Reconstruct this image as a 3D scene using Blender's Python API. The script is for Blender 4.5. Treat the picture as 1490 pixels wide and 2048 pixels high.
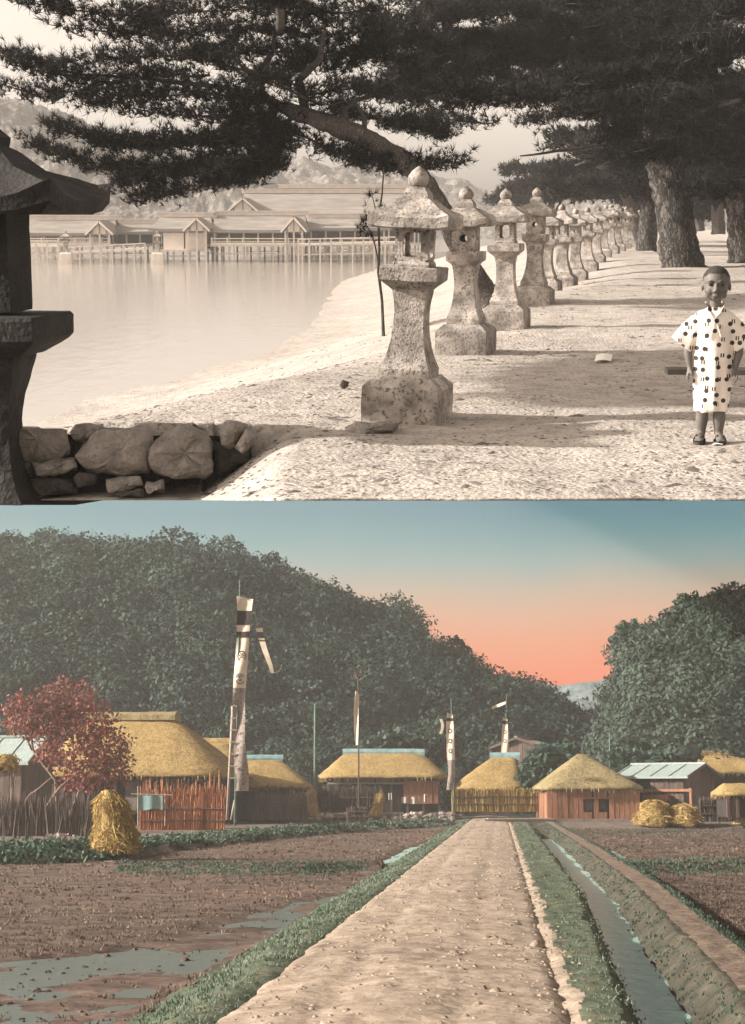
import bpy, bmesh, math, random
import numpy as np
from mathutils import Vector, Matrix, noise as mnoise
R = math.radians
random.seed(7); np.random.seed(7)
S = bpy.context.scene
for o in list(bpy.data.objects): bpy.data.objects.remove(o)
COL = S.collection

# ------------------------------------------------------------------ camera, sky, sun, exposure
# Two places are seen through one lens: a shore walk (level) and, below its cut front edge,
# a village valley that falls away from the viewer.  F etc. are in photograph pixels (1490 x 2048).
F, CX, CY = 3000.0, 745.0, 1024.0
HU, HL = 1.4, 1.6                       # eye height over the shore / over the village road
A1 = math.atan(574 / F)                 # the shore horizon lies on row 450
A2 = math.atan(569 / F)                 # the valley horizon lies on row 1593
cam = bpy.data.cameras.new('camera'); camo = bpy.data.objects.new('camera', cam); COL.objects.link(camo)
cam.sensor_fit = 'HORIZONTAL'; cam.sensor_width = 36.0; cam.lens = F / 1490 * 36
cam.clip_start = 0.1; cam.clip_end = 3000
camo.location = (0, 0, HU); camo.rotation_euler = (R(90) - A1, 0, 0)
S.camera = camo

SUN = Vector((-.90, -.03, .43)).normalized()
W = bpy.data.worlds.new('World'); S.world = W; W.use_nodes = True
nt = W.node_tree; nt.nodes.clear()
sky = nt.nodes.new('ShaderNodeTexSky'); sky.sky_type = 'NISHITA'; sky.sun_disc = False
sky.sun_elevation = math.asin(SUN.z); sky.sun_rotation = math.atan2(SUN.x, SUN.y)
sky.air_density = 1.0; sky.dust_density = 3.0; sky.ozone_density = 1.0
bw = nt.nodes.new('ShaderNodeHueSaturation'); bw.inputs['Saturation'].default_value = 0.0
tint = nt.nodes.new('ShaderNodeMixRGB'); tint.blend_type = 'MULTIPLY'; tint.inputs[0].default_value = 1
tint.inputs[2].default_value = (1.0, .875, .755, 1)
bg = nt.nodes.new('ShaderNodeBackground'); bg.inputs[1].default_value = 0.115
out = nt.nodes.new('ShaderNodeOutputWorld')
nt.links.new(sky.outputs[0], bw.inputs['Color']); nt.links.new(bw.outputs[0], tint.inputs[1])
nt.links.new(tint.outputs[0], bg.inputs[0]); nt.links.new(bg.outputs[0], out.inputs[0])
sl = bpy.data.lights.new('sun', 'SUN'); sl.energy = 4.2; sl.angle = R(1.2); sl.color = (1, .94, .86)
slo = bpy.data.objects.new('sun', sl); COL.objects.link(slo)
slo.rotation_euler = SUN.to_track_quat('Z', 'Y').to_euler()
S.cycles.max_bounces = 4; S.cycles.diffuse_bounces = 2; S.cycles.glossy_bounces = 3; S.cycles.transmission_bounces = 3; S.cycles.volume_bounces = 1
S.cycles.use_adaptive_sampling = True; S.cycles.adaptive_threshold = .02
S.view_settings.view_transform = 'Standard'; S.view_settings.look = 'None'
S.view_settings.exposure = 1.22; S.view_settings.gamma = 1.0; S.view_settings.use_curve_mapping = False

# ------------------------------------------------------------------ helpers
ML = (Matrix.Translation((0, 0, HU)) @ Matrix.Rotation(-(A1 + A2), 4, 'X') @ Matrix.Translation((0, 0, -HL)))
LOWER = []                              # top-level objects that belong to the valley
FR = ['U']

def ray(px, py, fr=None):
    u, v = (px - CX) / F, (CY - py) / F
    a = -A1 if (fr or FR[0]) == 'U' else A2
    return Vector((u, math.cos(a) - math.sin(a) * v, math.sin(a) + math.cos(a) * v))
def at(px, py, D, fr=None):             # the point at depth D behind a pixel
    d = ray(px, py, fr); k = D / d.y
    return Vector((d.x * k, D, (HU if (fr or FR[0]) == 'U' else HL) + d.z * k))
def gnd(px, py, z=0.0, fr=None):        # the point of the level z behind a pixel
    d = ray(px, py, fr); h = HU if (fr or FR[0]) == 'U' else HL
    k = (z - h) / d.z
    return Vector((d.x * k, d.y * k, z))
def lerp(a, b, t): return a + (b - a) * t
def smooth(t):
    t = min(1, max(0, t)); return t * t * (3 - 2 * t)
def interp(x, xs, ys): return float(np.interp(x, xs, ys))
def nz(p, s=1.0): return mnoise.noise(Vector(p) * s)

def top(o):
    if FR[0] == 'L': LOWER.append(o)
    return o
def tag(o, label=None, cat=None, group=None, kind=None):
    if label: o['label'] = label
    if cat: o['category'] = cat
    if group: o['group'] = group
    if kind: o['kind'] = kind
    return o
def thing(name, label, cat, loc=(0, 0, 0), rz=0.0, group=None, tilt=(0, 0)):
    o = bpy.data.objects.new(name, None); COL.objects.link(o); o.empty_display_size = .2
    o.location = loc; o.rotation_euler = (tilt[0], tilt[1], rz)
    return top(tag(o, label, cat, group))
def mesh_obj(name, me, mats, parent=None, loc=None):
    o = bpy.data.objects.new(name, me); COL.objects.link(o)
    for m in (mats if isinstance(mats, (list, tuple)) else [mats]):
        if len(me.materials) < (len(mats) if isinstance(mats, (list, tuple)) else 1): me.materials.append(m)
    if loc is not None: o.location = loc
    if parent is not None: o.parent = parent
    else: top(o)
    return o
def copy_tree(o, parent=None):
    c = o.copy(); COL.objects.link(c)
    if parent is not None: c.parent = parent
    else: top(c)
    for ch in list(o.children): copy_tree(ch, c)
    return c

class MB:
    def __init__(s): s.v = []; s.f = []; s.m = []; s.cm = 0
    def add(s, vs, fs):
        b = len(s.v); s.v.extend(tuple(p) for p in vs)
        for f in fs: s.f.append(tuple(i + b for i in f)); s.m.append(s.cm)
    def box(s, c, d, rz=0.0, rx=0.0, ry=0.0, taper=1.0):
        M = Matrix.Translation(c) @ Matrix.Rotation(rz, 4, 'Z') @ Matrix.Rotation(ry, 4, 'Y') @ Matrix.Rotation(rx, 4, 'X')
        vs = []
        for z in (-1, 1):
            k = taper if z > 0 else 1
            for x, y in ((-1, -1), (1, -1), (1, 1), (-1, 1)): vs.append(M @ Vector((x * d[0] / 2 * k, y * d[1] / 2 * k, z * d[2] / 2)))
        s.add(vs, [(3, 2, 1, 0), (4, 5, 6, 7), (0, 1, 5, 4), (1, 2, 6, 5), (2, 3, 7, 6), (3, 0, 4, 7)])
    def rings(s, rs, cap=(True, True), closed=True):
        n = len(rs[0]); fs = []
        for k in range(len(rs) - 1):
            for i in range(n if closed else n - 1):
                j = (i + 1) % n
                fs.append((k * n + i, k * n + j, (k + 1) * n + j, (k + 1) * n + i))
        if cap[0]: fs.append(tuple(range(n - 1, -1, -1)))
        if cap[1]: fs.append(tuple((len(rs) - 1) * n + i for i in range(n)))
        s.add([p for r in rs for p in r], fs)
    def tube(s, path, rad, n=8, jit=0.0, cap=(True, True)):
        P = [Vector(p) for p in path]; rs = []
        if not hasattr(rad, '__len__'): rad = [rad] * len(P)
        ref = Vector((0.13, 0.97, 0.21)).normalized()
        for i, p in enumerate(P):
            t = (P[min(i + 1, len(P) - 1)] - P[max(i - 1, 0)]).normalized()
            a = t.cross(ref)
            if a.length < .2: a = t.cross(Vector((1, 0, 0)))
            a.normalize(); b = a.cross(t)
            rs.append([p + (a * math.cos(2 * math.pi * k / n) + b * math.sin(2 * math.pi * k / n)) * rad[i] * (1 + jit * random.uniform(-1, 1)) for k in range(n)])
        s.rings(rs, cap)
    def lathe(s, prof, n=16, c=(0, 0, 0), sx=1, sy=1):
        s.rings([[Vector((c[0] + r * sx * math.cos(2 * math.pi * k / n), c[1] + r * sy * math.sin(2 * math.pi * k / n), c[2] + z)) for k in range(n)] for r, z in prof])
    def grid(s, fn, nu, nv):
        vs = [fn(i / nu, j / nv) for j in range(nv + 1) for i in range(nu + 1)]
        s.add(vs, [(j * (nu + 1) + i, j * (nu + 1) + i + 1, (j + 1) * (nu + 1) + i + 1, (j + 1) * (nu + 1) + i) for j in range(nv) for i in range(nu)])
    def rough(s, amp, sc, seed=0.0):
        o = Vector((seed * 7.3, seed * 3.1, seed * 1.7))
        s.v = [tuple(Vector(p) + mnoise.noise_vector(Vector(p) * sc + o) * amp) for p in s.v]
    def mesh(s, name, smoothed=False):
        me = bpy.data.meshes.new(name); me.from_pydata(s.v, [], s.f); me.update()
        if any(s.m): me.polygons.foreach_set('material_index', s.m)
        if smoothed: me.polygons.foreach_set('use_smooth', [True] * len(me.polygons))
        return me
    def build(s, name, mats, parent=None, smoothed=False, loc=None):
        return mesh_obj(name, s.mesh(name, smoothed), mats, parent, loc)

def np_mesh(name, V, Fc, mi=None):      # V (n,3), Fc (m,k)
    me = bpy.data.meshes.new(name); k = Fc.shape[1]
    me.vertices.add(len(V)); me.vertices.foreach_set('co', np.asarray(V, np.float32).ravel())
    me.loops.add(Fc.size); me.loops.foreach_set('vertex_index', np.asarray(Fc, np.int32).ravel())
    me.polygons.add(len(Fc)); me.polygons.foreach_set('loop_start', np.arange(0, Fc.size, k, dtype=np.int32))
    if mi is not None: me.polygons.foreach_set('material_index', np.asarray(mi, np.int32))
    me.update(calc_edges=True); me.validate(); return me

# ------------------------------------------------------------------ materials
def lin(c): return tuple(((x / 255) / 12.92 if x / 255 <= .04045 else ((x / 255 + .055) / 1.055) ** 2.4) for x in c)
def pm(name, stops, scale=4.0, rough=.85, bump=.3, bdist=.02, bscale=None, stretch=(1, 1, 1), detail=6.0, spots=None, spec=.25, rnd=0.0, coord='Object', big=None, trans=0.0, distort=0.0):
    """noise -> colour ramp (base colours, linear), a second large noise and dark spots, bump"""
    m = bpy.data.materials.new(name); m.use_nodes = True; t = m.node_tree; N, L = t.nodes, t.links
    b = N['Principled BSDF']; b.inputs['Roughness'].default_value = rough; b.inputs['Specular IOR Level'].default_value = spec
    tc = N.new('ShaderNodeTexCoord'); mp = N.new('ShaderNodeMapping'); mp.inputs['Scale'].default_value = stretch
    L.new(tc.outputs[coord], mp.inputs[0])
    vec = mp.outputs[0]
    if rnd:
        oi = N.new('ShaderNodeObjectInfo'); ml = N.new('ShaderNodeVectorMath'); ml.operation = 'SCALE'; ml.inputs[0].default_value = (37, 21, 53)
        L.new(oi.outputs['Random'], ml.inputs['Scale']); ad = N.new('ShaderNodeVectorMath'); L.new(vec, ad.inputs[0]); L.new(ml.outputs[0], ad.inputs[1]); vec = ad.outputs[0]
    n1 = N.new('ShaderNodeTexNoise'); n1.inputs['Scale'].default_value = scale; n1.inputs['Detail'].default_value = detail; n1.inputs['Roughness'].default_value = .62; n1.inputs['Distortion'].default_value = distort
    L.new(vec, n1.inputs['Vector'])
    rp = N.new('ShaderNodeValToRGB'); cr = rp.color_ramp
    k = len(stops)
    while len(cr.elements) < k: cr.elements.new(.5)
    for i, c in enumerate(stops):
        cr.elements[i].position = .3 + .4 * i / max(1, k - 1); cr.elements[i].color = (*c, 1)
    L.new(n1.outputs[0], rp.inputs[0]); col = rp.outputs[0]
    if big:
        n2 = N.new('ShaderNodeTexNoise'); n2.inputs['Scale'].default_value = big[0]; n2.inputs['Detail'].default_value = 3; L.new(vec, n2.inputs['Vector'])
        r2 = N.new('ShaderNodeValToRGB'); r2.color_ramp.elements[0].position = .35; r2.color_ramp.elements[1].position = .65
        r2.color_ramp.elements[0].color = (*big[1], 1); r2.color_ramp.elements[1].color = (*big[2], 1)
        mx = N.new('ShaderNodeMixRGB'); mx.blend_type = 'MULTIPLY'; mx.inputs[0].default_value = 1; L.new(n2.outputs[0], r2.inputs[0]); L.new(col, mx.inputs[1]); L.new(r2.outputs[0], mx.inputs[2]); col = mx.outputs[0]
    if spots:                            # (scale, threshold, colour, strength)
        n3 = N.new('ShaderNodeTexNoise'); n3.inputs['Scale'].default_value = spots[0]; n3.inputs['Detail'].default_value = 4; n3.inputs['Roughness'].default_value = .7; L.new(vec, n3.inputs['Vector'])
        r3 = N.new('ShaderNodeValToRGB'); r3.color_ramp.elements[0].position = spots[1]; r3.color_ramp.elements[1].position = spots[1] + .06
        r3.color_ramp.elements[0].color = (0, 0, 0, 1); r3.color_ramp.elements[1].color = (spots[3],) * 3 + (1,)
        mx = N.new('ShaderNodeMixRGB'); L.new(n3.outputs[0], r3.inputs[0]); L.new(r3.outputs[0], mx.inputs[0]); L.new(col, mx.inputs[1]); mx.inputs[2].default_value = (*spots[2], 1); col = mx.outputs[0]
    if rnd:
        hs = N.new('ShaderNodeHueSaturation'); mr = N.new('ShaderNodeMapRange'); mr.inputs['To Min'].default_value = 1 - rnd; mr.inputs['To Max'].default_value = 1 + rnd
        L.new(oi.outputs['Random'], mr.inputs['Value']); L.new(mr.outputs[0], hs.inputs['Value']); L.new(col, hs.inputs['Color']); col = hs.outputs[0]
    L.new(col, b.inputs['Base Color'])
    if bump:
        nb = N.new('ShaderNodeTexNoise'); nb.inputs['Scale'].default_value = bscale or scale * 3; nb.inputs['Detail'].default_value = 6; L.new(vec, nb.inputs['Vector'])
        bp = N.new('ShaderNodeBump'); bp.inputs['Strength'].default_value = bump; bp.inputs['Distance'].default_value = bdist
        L.new(nb.outputs[0], bp.inputs['Height']); L.new(bp.outputs[0], b.inputs['Normal'])
    return m
def leafmat(name, cols, rough=.7, trans=.25):
    """per-leaf colour variation by random-per-island, some light through the leaf"""
    m = bpy.data.materials.new(name); m.use_nodes = True; t = m.node_tree; N, L = t.nodes, t.links
    b = N['Principled BSDF']; b.inputs['Roughness'].default_value = rough; b.inputs['Specular IOR Level'].default_value = .2
    g = N.new('ShaderNodeNewGeometry'); rp = N.new('ShaderNodeValToRGB'); cr = rp.color_ramp
    tc = N.new('ShaderNodeTexCoord'); n = N.new('ShaderNodeTexNoise'); n.inputs['Scale'].default_value = .22; n.inputs['Detail'].default_value = 4
    L.new(tc.outputs['Object'], n.inputs['Vector'])
    mx = N.new('ShaderNodeMath'); mx.operation = 'MULTIPLY_ADD'; mx.inputs[1].default_value = .45; L.new(g.outputs['Random Per Island'], mx.inputs[0])
    m2 = N.new('ShaderNodeMath'); m2.operation = 'MULTIPLY_ADD'; m2.inputs[1].default_value = 1.9; m2.inputs[2].default_value = -.68; L.new(n.outputs[0], m2.inputs[0]); L.new(m2.outputs[0], mx.inputs[2])
    while len(cr.elements) < len(cols): cr.elements.new(.5)
    for i, c in enumerate(cols): cr.elements[i].position = i / max(1, len(cols) - 1); cr.elements[i].color = (*c, 1)
    L.new(mx.outputs[0], rp.inputs[0]); L.new(rp.outputs[0], b.inputs['Base Color'])
    if trans:
        tl = N.new('ShaderNodeBsdfTranslucent'); L.new(rp.outputs[0], tl.inputs[0]); ms = N.new('ShaderNodeMixShader'); ms.inputs[0].default_value = trans
        L.new(b.outputs[0], ms.inputs[1]); L.new(tl.outputs[0], ms.inputs[2]); L.new(ms.outputs[0], N['Material Output'].inputs[0])
    return m
def barkmat(name, crack, cols, scale, stretch, bdist):
    m = pm(name, cols, scale=scale * 2.5, bump=0, stretch=stretch); t = m.node_tree; N, L = t.nodes, t.links; b = N['Principled BSDF']
    src = b.inputs['Base Color'].links[0].from_socket; mp = [n for n in N if n.type == 'MAPPING'][0]
    w = N.new('ShaderNodeTexNoise'); w.inputs['Scale'].default_value = scale * 1.5; L.new(mp.outputs[0], w.inputs['Vector'])
    mx = N.new('ShaderNodeMixRGB'); mx.inputs[0].default_value = .42; L.new(mp.outputs[0], mx.inputs[1]); L.new(w.outputs['Color'], mx.inputs[2])
    v = N.new('ShaderNodeTexVoronoi'); v.feature = 'DISTANCE_TO_EDGE'; v.inputs['Scale'].default_value = scale; L.new(mx.outputs[0], v.inputs['Vector'])
    r = N.new('ShaderNodeValToRGB'); r.color_ramp.elements[0].position = .0; r.color_ramp.elements[1].position = .22; L.new(v.outputs['Distance'], r.inputs[0])
    m2 = N.new('ShaderNodeMixRGB'); L.new(r.outputs[0], m2.inputs[0]); m2.inputs[1].default_value = (*crack, 1); L.new(src, m2.inputs[2]); L.new(m2.outputs[0], b.inputs['Base Color'])
    n = N.new('ShaderNodeTexNoise'); n.inputs['Scale'].default_value = scale * 8; L.new(mp.outputs[0], n.inputs['Vector'])
    a = N.new('ShaderNodeMath'); a.operation = 'MULTIPLY_ADD'; a.inputs[1].default_value = .35; L.new(n.outputs[0], a.inputs[0]); L.new(r.outputs[0], a.inputs[2])
    bp = N.new('ShaderNodeBump'); bp.inputs['Strength'].default_value = 1; bp.inputs['Distance'].default_value = bdist; L.new(a.outputs[0], bp.inputs['Height']); L.new(bp.outputs[0], b.inputs['Normal'])
    return m
def watermat(name, col, rough, wscale, wstr, spec=.5, stretch=(1, 1, 1)):
    m = bpy.data.materials.new(name); m.use_nodes = True; t = m.node_tree; N, L = t.nodes, t.links
    b = N['Principled BSDF']; b.inputs['Base Color'].default_value = (*col, 1); b.inputs['Roughness'].default_value = rough; b.inputs['Specular IOR Level'].default_value = spec
    tc = N.new('ShaderNodeTexCoord'); mp = N.new('ShaderNodeMapping'); mp.inputs['Scale'].default_value = stretch; L.new(tc.outputs['Object'], mp.inputs[0])
    nb = N.new('ShaderNodeTexNoise'); nb.inputs['Scale'].default_value = wscale; nb.inputs['Detail'].default_value = 4; L.new(mp.outputs[0], nb.inputs['Vector'])
    bp = N.new('ShaderNodeBump'); bp.inputs['Strength'].default_value = wstr; bp.inputs['Distance'].default_value = .05
    L.new(nb.outputs[0], bp.inputs['Height']); L.new(bp.outputs[0], b.inputs['Normal'])
    return m
def grey(v, k=1.0): return (v * 1.0, v * .885 * k, v * .79 * k)      # sepia base colour of value v
# ================================================================== THE SHORE WALK (upper place)
M = {}
M['sand'] = pm('sand', [grey(.27), grey(.42), grey(.52)], scale=5, bump=.9, bdist=.03, bscale=26, spots=(24, .57, grey(.15), .8), big=(.6, (.82, .82, .82), (1, 1, 1)), coord='Object')
M['stone'] = pm('weathered_stone', [grey(.20), grey(.36), grey(.50)], scale=7, bump=.7, bdist=.012, bscale=60, spots=(34, .545, grey(.075), .85), rnd=.12, big=(3.5, (.62, .62, .62), (1.05, 1.05, 1.05)))
M['stone_shaded'] = pm('shade_dark_stone', [grey(.012), grey(.022), grey(.042)], scale=3, bump=.7, bdist=.03, bscale=30, spots=(14, .62, grey(.06), .5))  # near-black base: the shade on the large lantern is put into its colour
M['rock'] = pm('rough_rock', [grey(.16), grey(.27), grey(.38)], scale=6, bump=1.0, bdist=.02, bscale=45, spots=(40, .6, grey(.08), .7), rnd=.15)
M['rock_dark'] = pm('dark_rock', [grey(.05), grey(.08), grey(.13)], scale=6, bump=.9, bdist=.02, bscale=45)  # a darker tone for some of the stones
M['earth'] = pm('dark_earth', [grey(.02), grey(.035), grey(.06)], scale=8, bump=1, bdist=.03)
M['bark'] = barkmat('pine_bark', grey(.018), [grey(.06), grey(.11), grey(.17)], 6.0, (1.5, 1.5, .42), .05)
M['thin_bark'] = barkmat('thin_pine_bark', grey(.09), [grey(.13), grey(.20), grey(.29)], 11.0, (1.3, 1.3, .6), .02)
M['twig'] = pm('twig_bark', [grey(.03), grey(.06), grey(.10)], scale=9, bump=.5)
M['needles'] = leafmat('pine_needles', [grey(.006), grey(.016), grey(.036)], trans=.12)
M['water'] = watermat('shallow_water', grey(.34), .12, 2.2, .22, spec=.5, stretch=(1, .35, 1))
M['hillside'] = pm('wooded_hillside', [grey(.06), grey(.13), grey(.22)], scale=.35, bump=1, bdist=1.5, bscale=.6, detail=9)
M['bark_roof'] = pm('cypress_bark_roof', [grey(.17), grey(.23), grey(.30)], scale=1.2, bump=.4, bdist=.05, bscale=6, stretch=(.4, 1, 4))
M['white_wall'] = pm('limewash', [grey(.66), grey(.74), grey(.80)], scale=1.0, bump=.1)
M['timber'] = pm('weathered_timber', [grey(.20), grey(.28), grey(.36)], scale=2, bump=.3, stretch=(3, 3, .5))
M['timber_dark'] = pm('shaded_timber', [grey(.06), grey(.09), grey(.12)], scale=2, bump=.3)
M['pale_timber'] = pm('pale_timber', [grey(.50), grey(.58), grey(.66)], scale=2, bump=.2)
M['litter'] = leafmat('fallen_litter', [grey(.05), grey(.12), grey(.22)], trans=0)
M['paper'] = pm('white_paper', [(.78, .74, .66), (.82, .78, .7)], scale=9, bump=.1)

ZW = -1.6
_sh = [gnd(p, r, ZW, 'U') for p, r in ((100, 838), (170, 800), (390, 745), (545, 700), (615, 655), (642, 622), (654, 592), (684, 562), (760, 536), (900, 520))]
_sy = [9, 15, 19] + [p.y for p in _sh] + [420]
_sx = [-6.4, -5.9, -5.4] + [p.x for p in _sh] + [60]
def shore(y): return interp(y, _sy, _sx)
def step_front(x): return smooth((-.45 - x) / .85)
def terr(x, y, wall=True):
    d = x - shore(y)
    wdt = interp(y, [10, 13, 20, 40, 60], [4.2, 5.0, 7.6, 9.5, 10])
    q = d / wdt; z = ZW * (1 - .8 * smooth(q) - .2 * min(1, max(0, q))) if d > 0 else ZW + max(-.35, d * .15)
    z += smooth(d / wdt) * (.20 * smooth((y - 14) / 14) + .12 * smooth((y - 30) / 14) * smooth((x - 4) / 5))
    if wall and y < 10.52: z -= .45 * step_front(x)
    z += .030 * nz((x * .9, y * .6, 0)) * smooth((d + .3)) + .014 * nz((x * 3.1, y * 2.4, 3))
    return z
VE = math.tan(A1 - math.atan(26 / F))    # slope of the sight line to row 1000
def front(x):
    y = 8.0
    for _ in range(25): y = lerp(y, (HU - terr(x, min(y, 10.1))) / VE, .6)
    return y
def build_shore():
    nu, nv = 240, 230; V = np.zeros(((nu + 1) * (nv + 1), 3), np.float32)
    YM = 416.0
    FY = [front(lerp(-4.2, 6.5, i / nu)) for i in range(nu + 1)]
    for j in range(nv + 1):
        s = j / nv
        for i in range(nu + 1):
            u = i / nu
            # columns fan out with the depth
            x0 = lerp(-4.2, 6.5, u); y0 = FY[i]
            y = y0 * (YM / y0) ** (s ** 1.15)
            x = lerp(-(.249 * y + 2.6), .30 * y + 4.2, u) if j else x0
            if j: 
                k = smooth((y - y0) / 2.0); x = lerp(x0, x, k)
            z = terr(x, y) if j else HU - VE * y
            V[j * (nu + 1) + i] = (x, y, z)
    Fc = np.array([(j * (nu + 1) + i, j * (nu + 1) + i + 1, (j + 1) * (nu + 1) + i + 1, (j + 1) * (nu + 1) + i) for j in range(nv) for i in range(nu)])
    # the cut front edge, a hand's breadth of earth
    fr = V[:nu + 1].copy(); fr[:, 2] -= .010; fr[:, 1] += .006; b = len(V); V = np.vstack([V, fr])
    Fc = np.vstack([Fc, np.array([(b + i, b + i + 1, i + 1, i) for i in range(nu)])])
    o = mesh_obj('sandy_ground', np_mesh('sandy_ground', V, Fc), M['sand'])
    o.data.polygons.foreach_set('use_smooth', [True] * len(o.data.polygons))
    tag(o, kind='structure')
build_shore()
mb = MB()
mb.grid(lambda u, v: (lerp(-(.249 * (17.6 * (420 / 17.6) ** v) + 2.6), min(60, shore(17.6 * (420 / 17.6) ** v) + 3), u), 17.6 * (420 / 17.6) ** v, ZW), 10, 40)
tag(mb.build('water', M['water']), kind='structure')

# far wooded hills across the bay
def hill(name, prof, D, depth, mat, seed, zb=ZW - 1, rough=1.0):
    """prof: (px, row) skyline at depth D+depth; slopes down to D"""
    xs = [p for p, _ in prof]; ys = [r for _, r in prof]
    nu, nv = 150, 40; V = []; fine = FR[0] == 'U'
    if fine: nu, nv = 300, 70
    for j in range(nv + 1):
        v = j / nv
        for i in range(nu + 1):
            px = lerp(xs[0], xs[-1], i / nu); d = D + depth * v
            ztop = at(px, interp(px, xs, ys), D + depth).z
            x = (px - CX) / F * d * 1.0
            z = lerp(zb, ztop, math.sin(v * math.pi / 2) ** 1.1)
            n = mnoise.fractal(Vector((x * .05 + seed, d * .05, z * .05)), 1.0, 2.0, 6)
            n2 = abs(mnoise.noise(Vector((x * .22, d * .22, seed))))
            if fine: n2 += .40 * abs(mnoise.noise(Vector((x * .5, d * .4, seed + 3)))) + .22 * mnoise.noise(Vector((x * 1.3, d * 1.0, z * .5)))
            V.append((x, d, z + (n * 3.0 + n2 * 2.0) * rough * smooth(v * 3)))
    Fc = np.array([(j * (nu + 1) + i, j * (nu + 1) + i + 1, (j + 1) * (nu + 1) + i + 1, (j + 1) * (nu + 1) + i) for j in range(nv) for i in range(nu)])
    return tag(mesh_obj(name, np_mesh(name, np.array(V), Fc), mat), kind='structure')
hill('hill', [(-40, 190), (0, 195), (60, 215), (140, 245), (260, 290), (380, 318), (480, 340), (560, 372), (620, 420), (660, 455)], 240, 110, M['hillside'], 3)
hill('hill', [(280, 420), (400, 375), (520, 345), (640, 335), (760, 345), (900, 372), (1000, 390), (1120, 405), (1300, 400), (1560, 395)], 330, 60, M['hillside'], 9)

# ------------------------------------------------------------------ the stone retaining wall
def outline(pts, n=26):
    P = [Vector(p) for p in pts]; L = [(P[(i + 1) % len(P)] - P[i]).length for i in range(len(P))]; T = sum(L); out = []
    for k in range(n):
        s = k / n * T; i = 0
        while s > L[i]: s -= L[i]; i += 1
        out.append(P[i].lerp(P[(i + 1) % len(P)], s / L[i]))
    out = [out[k] * .84 + (out[k - 1] + out[(k + 1) % n]) * .08 for k in range(n)]
    return out
def rock_from(pts, D, depth, mat, parent, name='stone', bulge=.07, seed=0, fr='U'):
    O = outline(pts); c = sum(O, Vector((0, 0))) / len(O); mb = MB(); rs = []
    for k, dd in ((.80, depth), (.97, depth * .45), (1.0, .05), (.97, -bulge * .15), (.86, -bulge * .55), (.62, -bulge * .85), (.32, -bulge), (.08, -bulge)):
        rs.append([at(c.x + (p.x - c.x) * k, c.y + (p.y - c.y) * k, D + dd + .02 * nz((p.x * .05, p.y * .05, seed)), fr) for p in O])
    for r in rs: r.reverse()
    mb.rings(rs); mb.rough(.040, 6, seed); mb.rough(.016, 19, seed)
    return mb.build(name, mat, parent, smoothed=False)
sw = thing('stone_wall', 'low rough stone retaining wall at the edge of the sandy bank', 'stone wall', (0, 0, 0))
sts = [([(20, 861), (133, 853), (137, 905), (120, 918), (50, 921), (22, 908)], 10.22, 'rock'),
       ([(139, 868), (152, 850), (206, 844), (200, 862), (166, 892), (142, 884)], 10.30, 'rock'),
       ([(155, 912), (175, 880), (205, 856), (295, 853), (301, 890), (299, 946), (262, 951), (165, 940)], 10.20, 'rock'),
       ([(299, 892), (330, 866), (372, 847), (415, 866), (429, 890), (427, 946), (375, 955), (310, 958), (299, 940)], 10.16, 'rock'),
       ([(436, 866), (455, 840), (497, 843), (496, 864), (466, 896), (440, 886)], 10.20, 'rock'),
       ([(463, 892), (490, 858), (505, 870), (503, 900), (478, 905)], 10.14, 'rock'),
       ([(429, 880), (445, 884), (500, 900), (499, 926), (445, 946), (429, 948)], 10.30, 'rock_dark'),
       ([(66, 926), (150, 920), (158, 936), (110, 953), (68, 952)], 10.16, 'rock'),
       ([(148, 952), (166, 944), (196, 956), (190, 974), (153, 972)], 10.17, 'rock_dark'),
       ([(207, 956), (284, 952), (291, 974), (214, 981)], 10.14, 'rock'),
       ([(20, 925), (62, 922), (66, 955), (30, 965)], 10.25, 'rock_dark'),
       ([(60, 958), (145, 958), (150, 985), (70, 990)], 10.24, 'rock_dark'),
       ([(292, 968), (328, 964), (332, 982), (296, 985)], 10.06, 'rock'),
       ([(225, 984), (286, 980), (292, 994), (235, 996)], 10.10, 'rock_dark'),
       ([(-60, 858), (12, 860), (14, 922), (-55, 930)], 10.26, 'rock')]
for i, (pts, D, m) in enumerate(sts): rock_from(pts, D, .34, M[m], sw, seed=i + 1)
mb = MB()
a = [(-80, 868), (500, 872), (505, 925), (430, 962), (300, 985), (150, 1010), (-80, 1010)]
mb.rings([[at(p, r, D) for p, r in a] for D in (10.62, 10.33)]); mb.build('earth_core', M['earth'], sw)

# half-buried stone, small stone and a sheet of paper on the sand
o = rock_from([(693, 862), (712, 846), (760, 840), (800, 846), (792, 862), (760, 872), (715, 882), (697, 878)], 10.35, .28, M['rock'], None, 'rock', .12, 31)
tag(o, 'flat half-buried stone at the foot of the nearest stone lantern', 'rock')
o = rock_from([(684, 770), (690, 762), (699, 765), (698, 775), (688, 777)], 12.8, .05, M['rock_dark'], None, 'small_stone', .02, 33)
tag(o, 'small dark stone lying alone on the sand left of the lanterns', 'stone')
p0 = gnd(1207, 719, .03)
mb = MB(); mb.grid(lambda u, v: (p0.x + (u - .5) * .17 + (v - .5) * .1, p0.y + (v - .5) * .55, terr(p0.x, p0.y) + .02 + .015 * math.sin(u * 3) + .02 * v), 4, 4)
tag(mb.build('paper_sheet', M['paper']), 'small white sheet of paper lying in the tree shade', 'paper')
p0 = gnd(1440, 889, 0)
mb = MB(); mb.grid(lambda u, v: (p0.x + (u - .5) * .07 + (v - .5) * .09, p0.y + (v - .5) * .2, terr(p0.x, p0.y) + .012 + .006 * math.sin(u * 3)), 4, 4)
tag(mb.build('paper_scrap', M['paper']), "white scrap of paper in front of the child's sandals", 'paper')

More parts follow.
